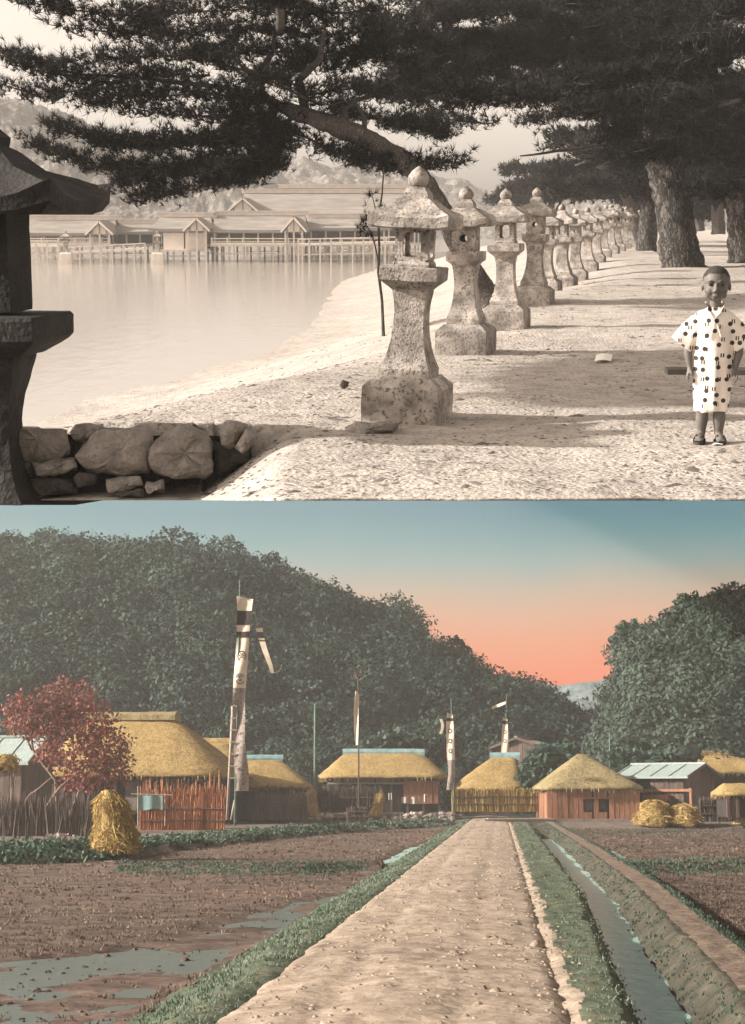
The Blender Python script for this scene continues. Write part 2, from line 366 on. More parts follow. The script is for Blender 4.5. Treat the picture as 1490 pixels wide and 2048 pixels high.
# litter, weed and clods on the sand
def scatter_litter():
    n = 5200; V = []; 
    rng = np.random.RandomState(5); k = 0; Fc = []
    while k < n:
        row = rng.uniform(560, 1000) if rng.rand() < .8 else rng.uniform(520, 620); px = rng.uniform(90, 1500)
        p = gnd(px, row, 0.0)
        if p.x < shore(p.y) + 2.2 or p.y < 7.75 + 2.6 * step_front(p.x): 
            if rng.rand() < .02: k += 1
            continue
        if mnoise.noise(Vector((p.x * 1.3, p.y * .9, 5))) < rng.uniform(-.45, .3): continue
        z = terr(p.x, p.y); s = rng.uniform(.004, .013) * (1 + .03 * p.y) * (2.2 if rng.rand() < .04 else 1); a = rng.uniform(0, 6.28)
        b = len(V); c, sn = math.cos(a), math.sin(a); el = rng.uniform(1.2, 3.0)
        for q in range(5):
            t = q / 5 * 6.28; V.append((p.x + (math.cos(t) * s * el * c - math.sin(t) * s * sn), p.y + (math.cos(t) * s * el * sn + math.sin(t) * s * c), z - .003))
        V.append((p.x + rng.uniform(-.3, .3) * s, p.y, z + s * rng.uniform(.2, .6)))
        for q in range(5): Fc.append((b + q, b + (q + 1) % 5, b + 5))
        k += 1
    o = mesh_obj('ground_litter', np_mesh('ground_litter', np.array(V), np.array(Fc)), M['litter'])
    tag(o, 'dry weed, twigs and clods strewn over the sandy bank', 'litter', kind='stuff')
scatter_litter()

# ------------------------------------------------------------------ stone lanterns
def sq(h, z, n=6, lift=0.0, rd=.035, twist=0.0):
    out = []
    for s in range(4):
        for k in range(n):
            t = -1 + 2 * k / n
            x, y = [(t, -1), (1, t), (-t, 1), (-1, -t)][s]
            e = max(0, (abs(t) if s % 2 == 0 or True else 0))
            q = 1 - rd * max(0, min(abs(x), abs(y)) - .6) / .4 * .5
            out.append(Vector((x * h * q, y * h * q, z + lift * min(abs(x), abs(y)) ** 3)))
    return out
def loft(levels, mat, name, parent, seed=0, amp=.0035, n=6, smoothed=False):
    mb = MB(); mb.rings([sq(l[0], l[1], n, l[2] if len(l) > 2 else 0) for l in levels])
    mb.rough(amp, 9, seed); mb.rough(amp * .5, 35, seed)
    return mb.build(name, mat, parent, smoothed=smoothed)
def dense(levels, k=4):
    out = []
    for a, b in zip(levels[:-1], levels[1:]):
        for i in range(k): out.append(tuple(lerp(a[j], b[j], i / k) for j in range(2)) + ((lerp(a[2], b[2], i / k),) if len(a) > 2 and len(b) > 2 else ()))
    out.append(levels[-1]); return out
def hole_panel(mb, h, z0, z1, hw, hh, zc, thick, rot, pw=4.0, nn=32):
    """a wall of the fire chamber with an opening right through it"""
    Mx = Matrix.Rotation(rot, 4, 'Z')
    def pt(ang, kind, y):
        c, s = math.cos(ang), math.sin(ang)
        if kind == 'o':
            k = 1 / max(abs(c), abs(s)); return Mx @ Vector((c * k * h, y, (z0 + z1) / 2 + s * k * (z1 - z0) / 2))
        k = (abs(c) ** pw + abs(s) ** pw) ** (-1 / pw); return Mx @ Vector((c * k * hw, y, zc + s * k * hh))
    A = [2 * math.pi * (k + .5) / nn for k in range(nn)]
    of = [pt(a, 'o', -h) for a in A]; inf = [pt(a, 'i', -h) for a in A]; inf2 = [pt(a, 'i', -h + thick) for a in A]; ob = [pt(a, 'o', -h + thick) for a in A]
    ob = [Mx @ Vector((max(-h + thick, min(h - thick, (Mx.inverted() @ p).x)), -h + thick, p.z)) for p in ob]
    vs = of + inf + inf2 + ob; fs = []
    for k in range(nn):
        j = (k + 1) % nn
        fs += [(k, j, nn + j, nn + k), (nn + k, nn + j, 2 * nn + j, 2 * nn + k), (2 * nn + k, 2 * nn + j, 3 * nn + j, 3 * nn + k)]
    mb.add(vs, fs)
def lantern_parts(root, var, mat, seed):
    if var != 'nobase':
        loft(dense([(.285, -.12), (.290, .10), (.288, .222), (.283, .236), (.208, .302)], 3), mat, 'plinth', root, seed)
    sh = [(.186, .298), (.188, .36), (.180, .372), (.158, .43), (.138, .50), (.122, .59), (.113, .68), (.112, .77), (.118, .85), (.128, .905), (.131, .935)]
    loft(dense(sh, 2), mat, 'pedestal', root, seed + 1)
    pl = [(.132, .932), (.150, .948), (.205, .992), (.213, 1.000), (.215, 1.088), (.208, 1.096)]
    if var == 'round': pl = [(.130, .932), (.150, .960), (.185, .985), (.188, 1.07), (.183, 1.085)]
    loft(dense(pl, 2), mat, 'platform', root, seed + 2)
    mb = MB()
    if var == 'round':
        mb.rings([sq(.118, 1.083, 6, 0, .5), sq(.130, 1.11, 6, 0, .5), sq(.134, 1.2, 6, 0, .5)], cap=(True, False))
        mb = MB(); zt = 1.345
        for r in range(4): hole_panel(mb, .128, 1.083, zt, .042 if r % 2 == 0 else .028, .042 if r % 2 == 0 else .028, 1.225, .05, r * math.pi / 2, 2.0)
    else:
        zt = 1.365
        for r in range(4): hole_panel(mb, .122, 1.135, zt, .068, .086, 1.252, .030, r * math.pi / 2, 5.0)
        mb.rings([sq(.135, 1.094), sq(.137, 1.115), sq(.128, 1.135)])
    mb.rough(.004, 12, seed); mb.build('fire_chamber', mat, root)
    k = .012
    if var == 'round':
        rf = [(.10, 1.343, 0), (.262, 1.348, .008), (.280, 1.360, .022), (.277, 1.412, .032), (.228, 1.462, .018), (.16, 1.510, .008), (.115, 1.545, 0), (.085, 1.557, 0)]
    else:
        rf = [(.10, 1.362, 0), (.285, 1.364, .004), (.297, 1.372, .016), (.294, 1.442, .030), (.240, 1.480, .016), (.165, 1.530, .006), (.116, 1.572, .002), (.104, 1.578, 0)]
    loft(dense(rf, 2), mat, 'roof', root, seed + 3, .008)
    z = rf[-1][1] - .004
    loft(dense([(.098, z), (.094, z + .045), (.070, z + .075), (.060, z + .088), (.02, z + .09)], 2), mat, 'finial_base', root, seed + 4, .004, 4)
    mb = MB(); mb.lathe([(.045, z + .082), (.070, z + .105), (.080, z + .135), (.074, z + .165), (.052, z + .195), (.024, z + .218), (.004, z + .232)], 18)
    mb.rough(.006, 14, seed); mb.build('jewel', mat, root, smoothed=True)
def lantern(px, row, D, label, var, rz, scale=1.0, tilt=(0, 0), proto=None, seed=0):
    b = at(px, row, D)
    if D > 22: b.z = terr(b.x, D) - .01
    if proto is None:
        t = thing('stone_lantern', label, 'stone lantern', b, rz, 'stone lanterns in a row along the shore', tilt)
        lantern_parts(t, var, M['stone'], seed)
    else:
        t = copy_tree(proto); t.location = b; t.rotation_euler = (tilt[0], tilt[1], rz); t['label'] = label
    t.scale = (scale,) * 3
    return t
la = lantern(814, 832, 11.05, 'nearest stone lantern of the row, square window and broad sloped plinth', 'square', R(-14), 1.0, (0, R(2.6)), seed=2)
lb = lantern(932, 702, 16.6, 'second nearest stone lantern, small round hole in its fire chamber', 'round', R(-16), 1.0, (0, R(-.6)), seed=12)
lc = lantern(1012, 655, 20.0, 'third nearest stone lantern, with a square window, behind the round-holed one', 'square', R(-15), 1.0, (0, R(-1)), seed=23)
ordn = ['fourth', 'fifth', 'sixth', 'seventh', 'eighth', 'ninth', 'tenth', 'eleventh', 'twelfth', 'thirteenth', 'fourteenth', 'fifteenth', 'sixteenth']
far = [(1067, 610, 24.3, 'round', 1.04), (1093, 566, 30.5, 'square', .98), (1126, 556, 34.2, 'square', 1.04), (1152, 546, 38.2, 'round', 1.02), (1176, 531, 43, 'square', 1.0), (1192, 521, 48, 'round', .98),
       (1206, 514, 53, 'square', 1.0), (1222, 508, 58.5, 'round', 1.06), (1236, 503, 64, 'square', 1.06), (1249, 499, 70, 'round', 1.08), (1260, 496, 77, 'square', 1.1), (1269, 494, 85, 'round', 1.1), (1277, 492, 94, 'square', 1.1)]
for i, (px, row, D, var, sc) in enumerate(far):
    lantern(px, row, D, ordn[i] + ' stone lantern from the near end of the long row', var, R(-14 + random.uniform(-4, 4)), sc, (R(random.uniform(-1, 1)), R(random.uniform(-2, 2))), {'round': lb, 'square': (la, lc)[i % 2]}[var])
# the big dark lantern cut by the left edge of the view
D0 = 9.86; b = at(-22, 1004, D0); s = D0 / F
bl = thing('large_stone_lantern', 'large dark stone lantern close by, with upswept roof, above the rough stone wall', 'stone lantern', (b.x, D0 + .25, b.z), R(-6))
def zrow(r): return at(0, r, D0).z - b.z
loft(dense([(78 * s, zrow(1004) - .02), (62 * s, zrow(985)), (52 * s, zrow(950)), (44 * s, zrow(900)), (44 * s, zrow(850)), (52 * s, zrow(800)), (66 * s, zrow(750)), (73 * s, zrow(722)), (74 * s, zrow(712))], 3), M['stone_shaded'], 'pedestal', bl, 41, .008)
loft(dense([(76 * s, zrow(714)), (88 * s, zrow(714)), (128 * s, zrow(688)), (136 * s, zrow(678)), (137 * s, zrow(640)), (132 * s, zrow(632))], 3), M['stone_shaded'], 'platform', bl, 42, .006)
loft(dense([(69 * s, zrow(626)), (70 * s, zrow(560)), (70 * s, zrow(424))], 4), M['stone_shaded'], 'fire_chamber', bl, 43, .006)
loft(dense([(60 * s, zrow(424), 0), (175 * s, zrow(428), .0), (205 * s, zrow(428), .08), (208 * s, zrow(402), .13), (186 * s, zrow(390), .08), (150 * s, zrow(370), .06), (100 * s, zrow(345), .03), (62 * s, zrow(300), 0), (40 * s, zrow(285), 0)], 3), M['stone_shaded'], 'roof', bl, 44, .008)
loft(dense([(42 * s, zrow(290)), (46 * s, zrow(270)), (20 * s, zrow(240))], 2), M['stone_shaded'], 'finial_base', bl, 45, .01)

# ------------------------------------------------------------------ pine trees
RN = np.random.RandomState(11)
def needles_mesh(name, P, Dr, size, k=12, width=.010, spread=.75):
    """P (n,3) tuft positions, Dr (n,3) directions, size (n,)"""
    n = len(P); P = np.repeat(P, k, 0); Dr = np.repeat(Dr, k, 0); sz = np.repeat(size, k)[:, None]
    d = Dr + RN.normal(0, spread, (n * k, 3)); d /= np.linalg.norm(d, axis=1, keepdims=True) + 1e-9
    side = np.cross(d, RN.normal(0, 1, (n * k, 3))); side /= np.linalg.norm(side, axis=1, keepdims=True) + 1e-9
    base = P - d * sz * .08; tip = P + d * sz * RN.uniform(.7, 1.1, (n * k, 1))
    w = width * sz / .14
    V = np.stack([base - side * w * .5, base + side * w * .5, tip], 1).reshape(-1, 3)
    return np_mesh(name, V, np.arange(len(V)).reshape(-1, 3))
def tongue(pl, rpx, dens, size, clump=6, flat=.55, up=.5):
    """tuft positions along a px polyline [(px,row,D)], radius rpx pixels"""
    A = [at(*p) for p in pl]; L = [(A[i + 1] - A[i]).length for i in range(len(A) - 1)]; T = sum(L); out = []; dirs = []
    n = max(3, int(T * dens))
    for _ in range(n):
        s = random.uniform(0, T); i = 0
        while i < len(L) - 1 and s > L[i]: s -= L[i]; i += 1
        c = A[i].lerp(A[i + 1], min(1, s / L[i])); ax = (A[i + 1] - A[i]).normalized()
        r = rpx / F * c.y * random.uniform(.5, 1.2)
        off = Vector((random.gauss(0, .45), random.gauss(0, .9), random.gauss(.12, .45) * flat)) * r
        c = c + off
        tw = (ax * random.uniform(-.2, 1.0) + Vector((random.uniform(-.5, .5), random.uniform(-.5, .5), up))).normalized()
        for q in range(clump):
            out.append(c + tw * random.uniform(-.12, .16) + Vector((random.gauss(0, .07), random.gauss(0, .07), random.gauss(0, .04))) * (size / .14))
            dirs.append(tw)
    return out, dirs
def limb(mb, pl, r0, r1, n=6):
    P = [at(*p) for p in pl]; Q = []
    for i in range(len(P) - 1):
        for k in range(4): Q.append(P[i].lerp(P[i + 1], k / 4) + mnoise.noise_vector(P[i] * 3 + Vector((k, i, 0))) * .035 * (1 if (i or k) else 0))
    Q.append(P[-1]); mb.tube(Q, [lerp(r0, r1, i / (len(Q) - 1)) for i in range(len(Q))], n, .06)
def pine(name, label, trunk, limbs, tongues, base, size=.14, k=12, width=.011):
    t = thing(name, label, 'pine tree', base, 0, 'old pines over the shore walk')
    inv = Matrix.Translation(-Vector(base))
    def place(mb, nm, m, sm=True):
        mb.v = [tuple(inv @ Vector(p)) for p in mb.v]; return mb.build(nm, m, t, smoothed=sm)
    tr = MB(); P = [at(*p[:3]) for p in trunk]; rad = [p[3] for p in trunk]; Q, q = [], []
    for i in range(len(P) - 1):
        for j in range(6): Q.append(P[i].lerp(P[i + 1], j / 6)); q.append(lerp(rad[i], rad[i + 1], j / 6))
    Q.append(P[-1]); q.append(rad[-1])
    for _ in range(3): Q = [Q[0]] + [Q[i] * .5 + (Q[i - 1] + Q[i + 1]) * .25 for i in range(1, len(Q) - 1)] + [Q[-1]]
    tr.tube(Q, q, 22); tr.rough(.03 * rad[0] / .2, 5, 1); tr.rough(.02 * rad[0] / .2, 16, 2)
    place(tr, 'trunk', M['bark' if rad[0] > .4 else 'thin_bark'])
    for l in limbs:
        m = MB(); limb(m, *l); place(m, 'limb', M['twig'])
    out, dirs, szs = [], [], []; tw = MB()
    for g in tongues:
        o_, d_ = tongue(*g); out += o_; dirs += d_; szs += [g[3]] * len(o_)
        limb(tw, g[0], .022, .007, 5)
        for c in o_[::14]:                       # fine twigs out to the clumps
            A = [at(*p) for p in g[0]]; near = min(A, key=lambda a: (a - c).length); tw.tube([near.lerp(c, .15), near.lerp(c, .6) + Vector((0, 0, -.03)), c], [.010, .007, .004], 3)
    place(tw, 'twigs', M['twig'])['kind'] = 'stuff'
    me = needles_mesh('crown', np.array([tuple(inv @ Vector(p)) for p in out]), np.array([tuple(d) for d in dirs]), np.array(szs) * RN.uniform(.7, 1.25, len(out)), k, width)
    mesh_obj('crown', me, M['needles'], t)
    return t
DA = 25.0
T = []
def tg(pl, r, dens=34, size=.15, clump=6, **kw): T.append((pl, r, dens, size, clump))
# left-hand layers of the leaning pine
tg([(640, 210, 25), (520, 150, 24), (380, 110, 24), (250, 115, 24), (120, 135, 24), (10, 108, 24)], 26, 26)
tg([(420, 150, 24), (300, 150, 24), (180, 175, 24), (90, 195, 24), (-10, 165, 24)], 22, 26)
tg([(230, 165, 24), (120, 150, 24), (30, 130, 24)], 18, 24)
tg([(560, 215, 25), (450, 190, 24), (340, 190, 24), (250, 190, 24), (170, 205, 24)], 34, 40)
tg([(560, 240, 25), (450, 235, 24), (350, 230, 24), (250, 215, 24)], 34, 40)
tg([(600, 260, 25), (480, 270, 24), (350, 285, 24), (230, 290, 24), (150, 270, 24), (98, 248, 24)], 20, 36)
tg([(590, 280, 25), (450, 285, 24), (300, 295, 24), (200, 285, 24)], 22, 30)
tg([(600, 290, 25), (480, 315, 24), (340, 335, 24), (200, 335, 24), (120, 310, 24), (55, 283, 24)], 19, 34)
tg([(560, 320, 25), (450, 340, 24), (330, 355, 24), (230, 365, 24)], 24, 36)
tg([(540, 335, 25), (450, 365, 24), (350, 385, 24), (270, 398, 24)], 17, 34)
tg([(560, 330, 25), (520, 350, 24.5), (470, 365, 24.5)], 20, 36)
tg([(600, 270, 25), (660, 300, 25), (720, 325, 25), (800, 340, 25)], 20, 36)
tg([(690, 300, 25), (760, 320, 25), (850, 330, 25), (930, 322, 25)], 15, 34)
# upper mass
for r in (20, 62, 105):
    tg([(760, r, 26), (640, r + 8, 26), (500, r - 4, 25), (380, r + 4, 25), (240 + r, r + 14, 25)], 40, 40)
tg([(620, 120, 26), (560, 150, 25), (480, 160, 25)], 32, 40)
tg([(400, 20, 24), (260, 30, 23), (120, 20, 23), (30, -5, 23)], 26, 26)
tg([(350, 70, 24), (230, 65, 23), (130, 55, 23)], 22, 24)
tg([(620, 190, 25), (700, 175, 25), (770, 190, 25), (830, 215, 25)], 26, 34)
tg([(650, 140, 26), (740, 110, 26), (830, 120, 26)], 30, 34)
tg([(660, 215, 25), (730, 235, 26), (800, 250, 26), (900, 270, 27)], 22, 36)
# boughs reaching out above the frame, nearer the viewer (they shade the sand by the child)
for (a, b_, r, D) in ((40, 330, -70, 15.0), (120, 430, -110, 14.0), (20, 300, -150, 13.2), (200, 560, -60, 16.2), (160, 420, -190, 14.6)):
    tg([(560, -10, 20), (b_, r, D), ((a + b_) / 2, r - 8, D), (a, r + 12, D)], 34, 26)
def w2p(x, y, z):
    zz = z - HU; dy = y * math.cos(A1) - zz * math.sin(A1); dz = y * math.sin(A1) + zz * math.cos(A1); return (CX + F * x / dy, CY - F * dz / dy, y)
for i in range(30):
    y = random.uniform(12.4, 15.2); z = random.uniform(3.8, 4.5); x = random.uniform(1.7, 4.2) - z * 2.09
    tg([w2p(x + .2, y + .9, z + .1), w2p(x, y, z), w2p(x - .2, y - .8, z - .05)], 90, 26, .36)
base = at(990, 612, 25.0); base.z = terr(base.x, base.y) - .05
pine('leaning_pine', 'leaning pine with bent bare trunk rising behind the two nearest stone lanterns', 
     [(992, 625, 25, .27), (976, 592, 25, .20), (952, 550, 25, .165), (914, 490, 25, .150), (890, 430, 25, .150), (866, 385, 25, .155), (832, 342, 25, .165), (785, 308, 25, .17), (735, 280, 25, .165), (680, 255, 25, .155), (610, 230, 25, .14), (560, 215, 25, .09), (520, 190, 25, .06)],
     [([(560, 215, 25), (527, 190, 25), (520, 150, 25), (545, 100, 25), (560, 30, 25)], .07, .025),
      ([(610, 230, 25), (600, 160, 25), (640, 115, 25), (650, 60, 25)], .085, .03),
      ([(690, 255, 25), (690, 215, 25), (735, 190, 25), (800, 150, 25)], .06, .02),
      ([(735, 280, 25), (728, 230, 25), (700, 195, 25)], .05, .02),
      ([(540, 200, 25), (508, 203, 25), (437, 262, 24), (300, 297, 24), (200, 292, 24)], .05, .012),
      ([(590, 228, 25), (570, 245, 25), (480, 285, 24), (360, 330, 24), (240, 345, 24)], .045, .012),
      ([(560, 215, 25), (470, 180, 24), (330, 160, 24), (200, 150, 24), (60, 140, 24)], .05, .012),
      ([(560, 60, 25), (560, -10, 20), (430, -90, 15)], .07, .04)], T, base, .15, 12, .012)
# the great pine on the right
T = []
for i in range(26):
    px = random.uniform(790, 1040); row = random.uniform(-30, 250) if px > 860 else random.uniform(-30, 190); w = random.uniform(60, 120)
    tg([(px + w, row + random.uniform(-14, 14), 33), (px, row - 8, 32.5), (px - w * .8, row + random.uniform(2, 22), 32)], 30, 30, .17)
for i in range(50):
    px = random.uniform(880, 1540); row = random.uniform(-60, 315)
    if row > 215 and px < 1000: row -= 60
    if row > 235 and px > 1235 and px < 1330: row -= 50
    if px < 1120 and row > 10 and random.random() < .22: continue
    D = random.uniform(27, 46) if px < 1250 else random.uniform(24, 37); w = random.uniform(90, 170)
    tg([(px + w, row + random.uniform(-18, 22), D + 1), (px + w * .3, row - 8, D), (px - w * .35, row + 4, D), (px - w * .8, row + random.uniform(5, 26), D - 1)], 40, 40, .17)
for i in range(16):
    px = random.uniform(1250, 1500); row = random.uniform(20, 330)
    tg([(px + 90, row, 43), (px, row - 8, 44), (px - 90, row + 8, 43)], 44, 40, .18)
base = at(1365, 533, 40.5); base.z = terr(base.x, base.y) - .05
pine('great_pine', 'great pine with thick plated trunk, behind the child', 
     [(1366, 545, 40.5, .66), (1364, 527, 40.5, .56), (1356, 480, 40.5, .50), (1344, 400, 40.5, .47), (1328, 320, 40.5, .44), (1310, 240, 40.5, .42), (1298, 160, 40.5, .40), (1280, 40, 40.5, .34), (1265, -90, 40.5, .28)],
     [([(1312, 245, 40.5), (1220, 200, 38), (1100, 190, 36), (980, 210, 34)], .16, .03),
      ([(1300, 170, 40.5), (1200, 110, 38), (1060, 90, 36), (920, 110, 34)], .15, .03),
      ([(1320, 280, 40.5), (1400, 220, 36), (1480, 200, 32)], .15, .04),
      ([(1290, 100, 40.5), (1380, 60, 36), (1470, 40, 32)], .14, .04),
      ([(1322, 290, 40.5), (1240, 285, 40), (1140, 300, 39), (1040, 312, 38)], .10, .02)], T, base, .18, 8, .016)
# pines further along the walk
def far_pine(label, trunk, area, D, n, size, name='pine_tree'):
    global T
    T = []
    for i in range(n):
        px = random.uniform(area[0], area[1]); row = random.uniform(area[2], area[3]); w = random.uniform(40, 90) * 45 / D
        d = D + random.uniform(-5, 5)
        tg([(px + w, row + random.uniform(-8, 8), d), (px, row - 5, d), (px - w, row + random.uniform(0, 12), d)], 26 * 45 / D + 6, 18, size)
    b = at(trunk[0][0], trunk[0][1], D); b.z = terr(b.x, b.y) - .1
    tr = [(p, r, D, w) for p, r, w in trunk]
    lm = [([(trunk[-2][0], trunk[-2][1], D), (lerp(area[0], area[1], q), lerp(area[2], area[3], .5), D)], .1, .03) for q in (.1, .4, .75, .95)]
    pine(name, label, tr, lm, T, b, size, 9, size * .085)
far_pine('dark straight pine just left of the great plated trunk', [(1293, 502, .42), (1294, 480, .38), (1298, 420, .35), (1300, 360, .33), (1296, 280, .3), (1290, 180, .26)], (1130, 1330, 270, 392), 60, 26, .30)
far_pine('far pine with low spreading boughs over the end of the lantern row', [(1285, 492, .3), (1275, 450, .28), (1255, 400, .25), (1225, 350, .2), (1195, 315, .14)], (1050, 1260, 318, 400), 80, 26, .34)
far_pine('pine trunk at the right edge of the walk, standing past the child', [(1490, 520, .50), (1486, 490, .44), (1482, 430, .40), (1478, 360, .38), (1480, 250, .34)], (1400, 1560, 190, 395), 44, 30, .26)
far_pine('slim distant pine between the great trunk and the right edge', [(1437, 468, .34), (1437, 450, .32), (1434, 400, .30), (1430, 340, .26)], (1360, 1500, 300, 402), 75, 26, .34)
far_pine('distant pine beyond the end of the lanterns, low dark crown', [(1400, 462, .3), (1398, 430, .28), (1396, 390, .25)], (1270, 1420, 345, 432), 100, 30, .42)
far_pine('small distant pine whose crown rises over the sixth stone lantern', [(1112, 505, .2), (1110, 470, .18), (1106, 430, .15), (1100, 400, .12)], (1010, 1140, 368, 402), 100, 14, .36)
# sprigs of a young pine beside the stick
yp = thing('pine_sapling', 'thin crooked bare sapling with a few needle sprigs left of the nearest stone lantern', 'sapling', (0, 0, 0))
mb = MB(); mb.tube([at(767, 672, 15.0), at(764, 600, 15.0), at(757, 545, 15.0), at(759, 500, 15.0), at(757, 440, 15.0), at(764, 390, 15.0), at(768, 335, 15.0)], [.016, .014, .015, .012, .012, .009, .006], 7, .15); mb.build('trunk', M['twig'], yp)
mb = MB(); mb.tube([at(758, 530, 15.0), at(752, 500, 15.1), at(745, 470, 15.1), at(730, 445, 15.1)], [.009, .008, .007, .005], 5); mb.build('branch', M['twig'], yp)
mb = MB(); mb.tube([at(757, 440, 15.0), at(750, 415, 15.1), at(745, 392, 15.1)], [.008, .006, .004], 5); mb.build('branch', M['twig'], yp)
out, dirs = [], []
for c, n in (((730, 445), 12), ((722, 458), 8), ((740, 470), 7), ((745, 388), 9), ((758, 415), 6), ((735, 436), 7)):
    for q in range(n): out.append(at(c[0] + random.gauss(0, 6), c[1] + random.gauss(0, 7), 15.1 + random.gauss(0, .05))); dirs.append((random.gauss(0, .4), random.gauss(0, .4), .6))
mesh_obj('crown', needles_mesh('crown', np.array([tuple(p) for p in out]), np.array(dirs), np.full(len(out), .09), 14, .008), M['needles'], yp)

# ------------------------------------------------------------------ the shrine on stilts across the water
DS = 125.0
def wx(px, D=DS): return (px - CX) / F * D
def wz(row, D=DS): return at(CX, row, D).z - ZW
def roof_part(root, x0, x1, dep, zr, ze, over, name='roof', hip=0.0, y0=0.0):
    """ridge along x, curved slopes, solid thickness, gables closed"""
    mb = MB(); nu, nv = 10, 8; th = .22
    for sgn in (-1, 1):
        for lay in (0, 1):
            def fn(u, v, sgn=sgn, lay=lay):
                k = v; xx = lerp(lerp(x0 + hip, x0 - over, k), lerp(x1 - hip, x1 + over, k), u)
                y = sgn * (dep / 2 + over) * k; z = zr - (zr - ze) * (k + .16 * math.sin(math.pi * k)) + .10 * abs(2 * u - 1) ** 3 * k - th * lay
                return (xx, y0 + dep / 2 + y, z)
            mb.grid(fn, nu, nv)
        e = [(lerp(x0 - over, x1 + over, i / nu), y0 + dep / 2 + sgn * (dep / 2 + over), ze + .10 * abs(2 * i / nu - 1) ** 3) for i in range(nu + 1)]
        mb.add(e + [(p[0], p[1], p[2] - th) for p in e], [(i, i + 1, nu + 2 + i, nu + 1 + i) for i in range(nu)])
    for xx in (x0 - over * .0 + hip, x1 - hip):
        mb.add([(xx, y0, ze - .05), (xx, y0 + dep, ze - .05), (xx, y0 + dep / 2, zr - .1)], [(0, 1, 2)])
    r = mb.build(name, M['bark_roof'], root)
    m2 = MB(); m2.box(((x0 + x1) / 2, y0 + dep / 2, zr + .10), (x1 - x0 - 2 * hip + .5, .5, .34)); m2.box(((x0 + x1) / 2, y0 + dep / 2, zr + .30), (x1 - x0 - 2 * hip + .7, .65, .08)); m2.build('ridge', M['pale_timber'], r)
    return r
def hall(label, p0, p1, ridge, eave, floor, dep, group=None, walls=None, rail=True, gable=None, D=DS, hip=0.0, nposts=None, back=True, name='shrine_hall', stilt=True):
    x0, x1 = wx(p0, D), wx(p1, D); w = x1 - x0
    t = thing(name, label, 'shrine hall', ((x0 + x1) / 2, D, ZW), 0, group)
    a, b = -w / 2, w / 2; ze, zr, zf = wz(eave, D), wz(ridge, D), wz(floor, D)
    roof_part(t, a, b, dep, zr, ze, .55, hip=hip)
    n = nposts or max(3, int(w / 1.15)); mb = MB(); mb.box((0, 0, .1), (.16, .16, ze - .05 + .4)); me = mb.mesh('post')
    me = None
    for i in range(n + 1):
        x = lerp(a + .1, b - .1, i / n)
        for y in (.12, dep - .12):
            m = MB(); m.box((0, 0, (ze + -.5) / 2), (.14, .14, ze + .5))
            if me is None: me = m.mesh('post')
            mesh_obj('post', me, M['pale_timber'], t, (x, y, 0))
    m = MB(); m.box((0, dep / 2, zf - .08), (w + .5, dep + .7, .16)); m.build('floor_deck', M['pale_timber'], t)
    if stilt:
        m = MB(); m.box((0, .1, zf * .48), (w, .08, .09)); m.build('tie_beam', M['pale_timber'], t)
    m = MB(); m.box((0, .12, ze - .16), (w + .1, .16, .22)); m.build('lintel', M['timber'], t)
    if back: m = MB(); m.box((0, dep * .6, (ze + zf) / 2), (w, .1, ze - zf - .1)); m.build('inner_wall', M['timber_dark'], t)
    if walls:
        for q0, q1 in walls:
            xa, xb = wx(q0, D) - (x0 + x1) / 2, wx(q1, D) - (x0 + x1) / 2; k = max(1, round((xb - xa) / 1.6))
            for i in range(k):
                m = MB(); ww = (xb - xa) / k; m.box((xa + ww * (i + .5), .02, (ze - .3 + zf) / 2), (ww - .12, .07, ze - .3 - zf)); m.build('wall_panel', M['white_wall'], t)
    if rail:
        r = MB(); r.box((0, -.3, zf + .48), (w + .4, .09, .08)); r.box((0, -.3, zf + .26), (w + .4, .06, .06)); r.box((0, -.3, zf + .06), (w + .4, .05, .2)); rl = r.build('railing', M['white_wall'], t)
        for i in range(n + 1):
            m = MB(); m.box((lerp(a - .1, b + .1, i / n), -.3, zf + .28), (.1, .1, .56)); m.build('baluster', M['white_wall'], rl)
    if gable:                                        # a gabled bay in front: (px0, px1, apex row, eave row)
        g0, g1 = wx(gable[0], D) - (x0 + x1) / 2, wx(gable[1], D) - (x0 + x1) / 2; gz, ge = wz(gable[2], D), wz(gable[3], D); gm = (g0 + g1) / 2
        m = MB()
        for lay in (0, .16):
            for sg in (-1, 1):
                m.grid(lambda u, v, sg=sg, lay=lay: (gm + sg * (g1 - g0) / 2 * v, lerp(-.9, dep * .45, u), gz - (gz - ge) * (v + .12 * math.sin(math.pi * v)) - lay), 3, 6)
        m.add([], []); g = m.build('porch_roof', M['bark_roof'], t)
        for sg in (-1, 1):
            m = MB(); L = math.hypot((g1 - g0) / 2, gz - ge); m.box((gm + sg * (g1 - g0) / 4, -.93, (gz + ge) / 2 - .12), (L, .07, .16), ry=sg * math.atan2(gz - ge, (g1 - g0) / 2)); m.build('barge_board', M['white_wall'], g)
        m = MB(); m.add([(g0 + .3, -.6, ge - .1), (g1 - .3, -.6, ge - .1), (gm, -.6, gz - .25)], [(0, 1, 2)]); m.build('gable_wall', M['white_wall'], g)
        for k in (-.25, 0, .25):
            m = MB(); m.box((gm + k * (g1 - g0), -.64, (gz * (1 - abs(k) * 2) + ge * (1 + abs(k) * 2)) / 2 - .25), (.1, .05, (gz - ge) * (1 - abs(k) * 1.7))); m.build('gable_strut', M['timber'], g)
        for xx in (g0 + .35, gm, g1 - .35):
            m = MB(); m.box((xx, -.6, ge / 2 - .2), (.14, .14, ge + .3)); m.build('post', M['pale_timber'], t)
    return t
G = 'shrine halls on stilts across the water'
hall('wide shrine hall with white railing, straight below the drooping pine boughs', 432, 608, 429, 460, 489, 7.5, G, gable=(566, 616, 432, 461))
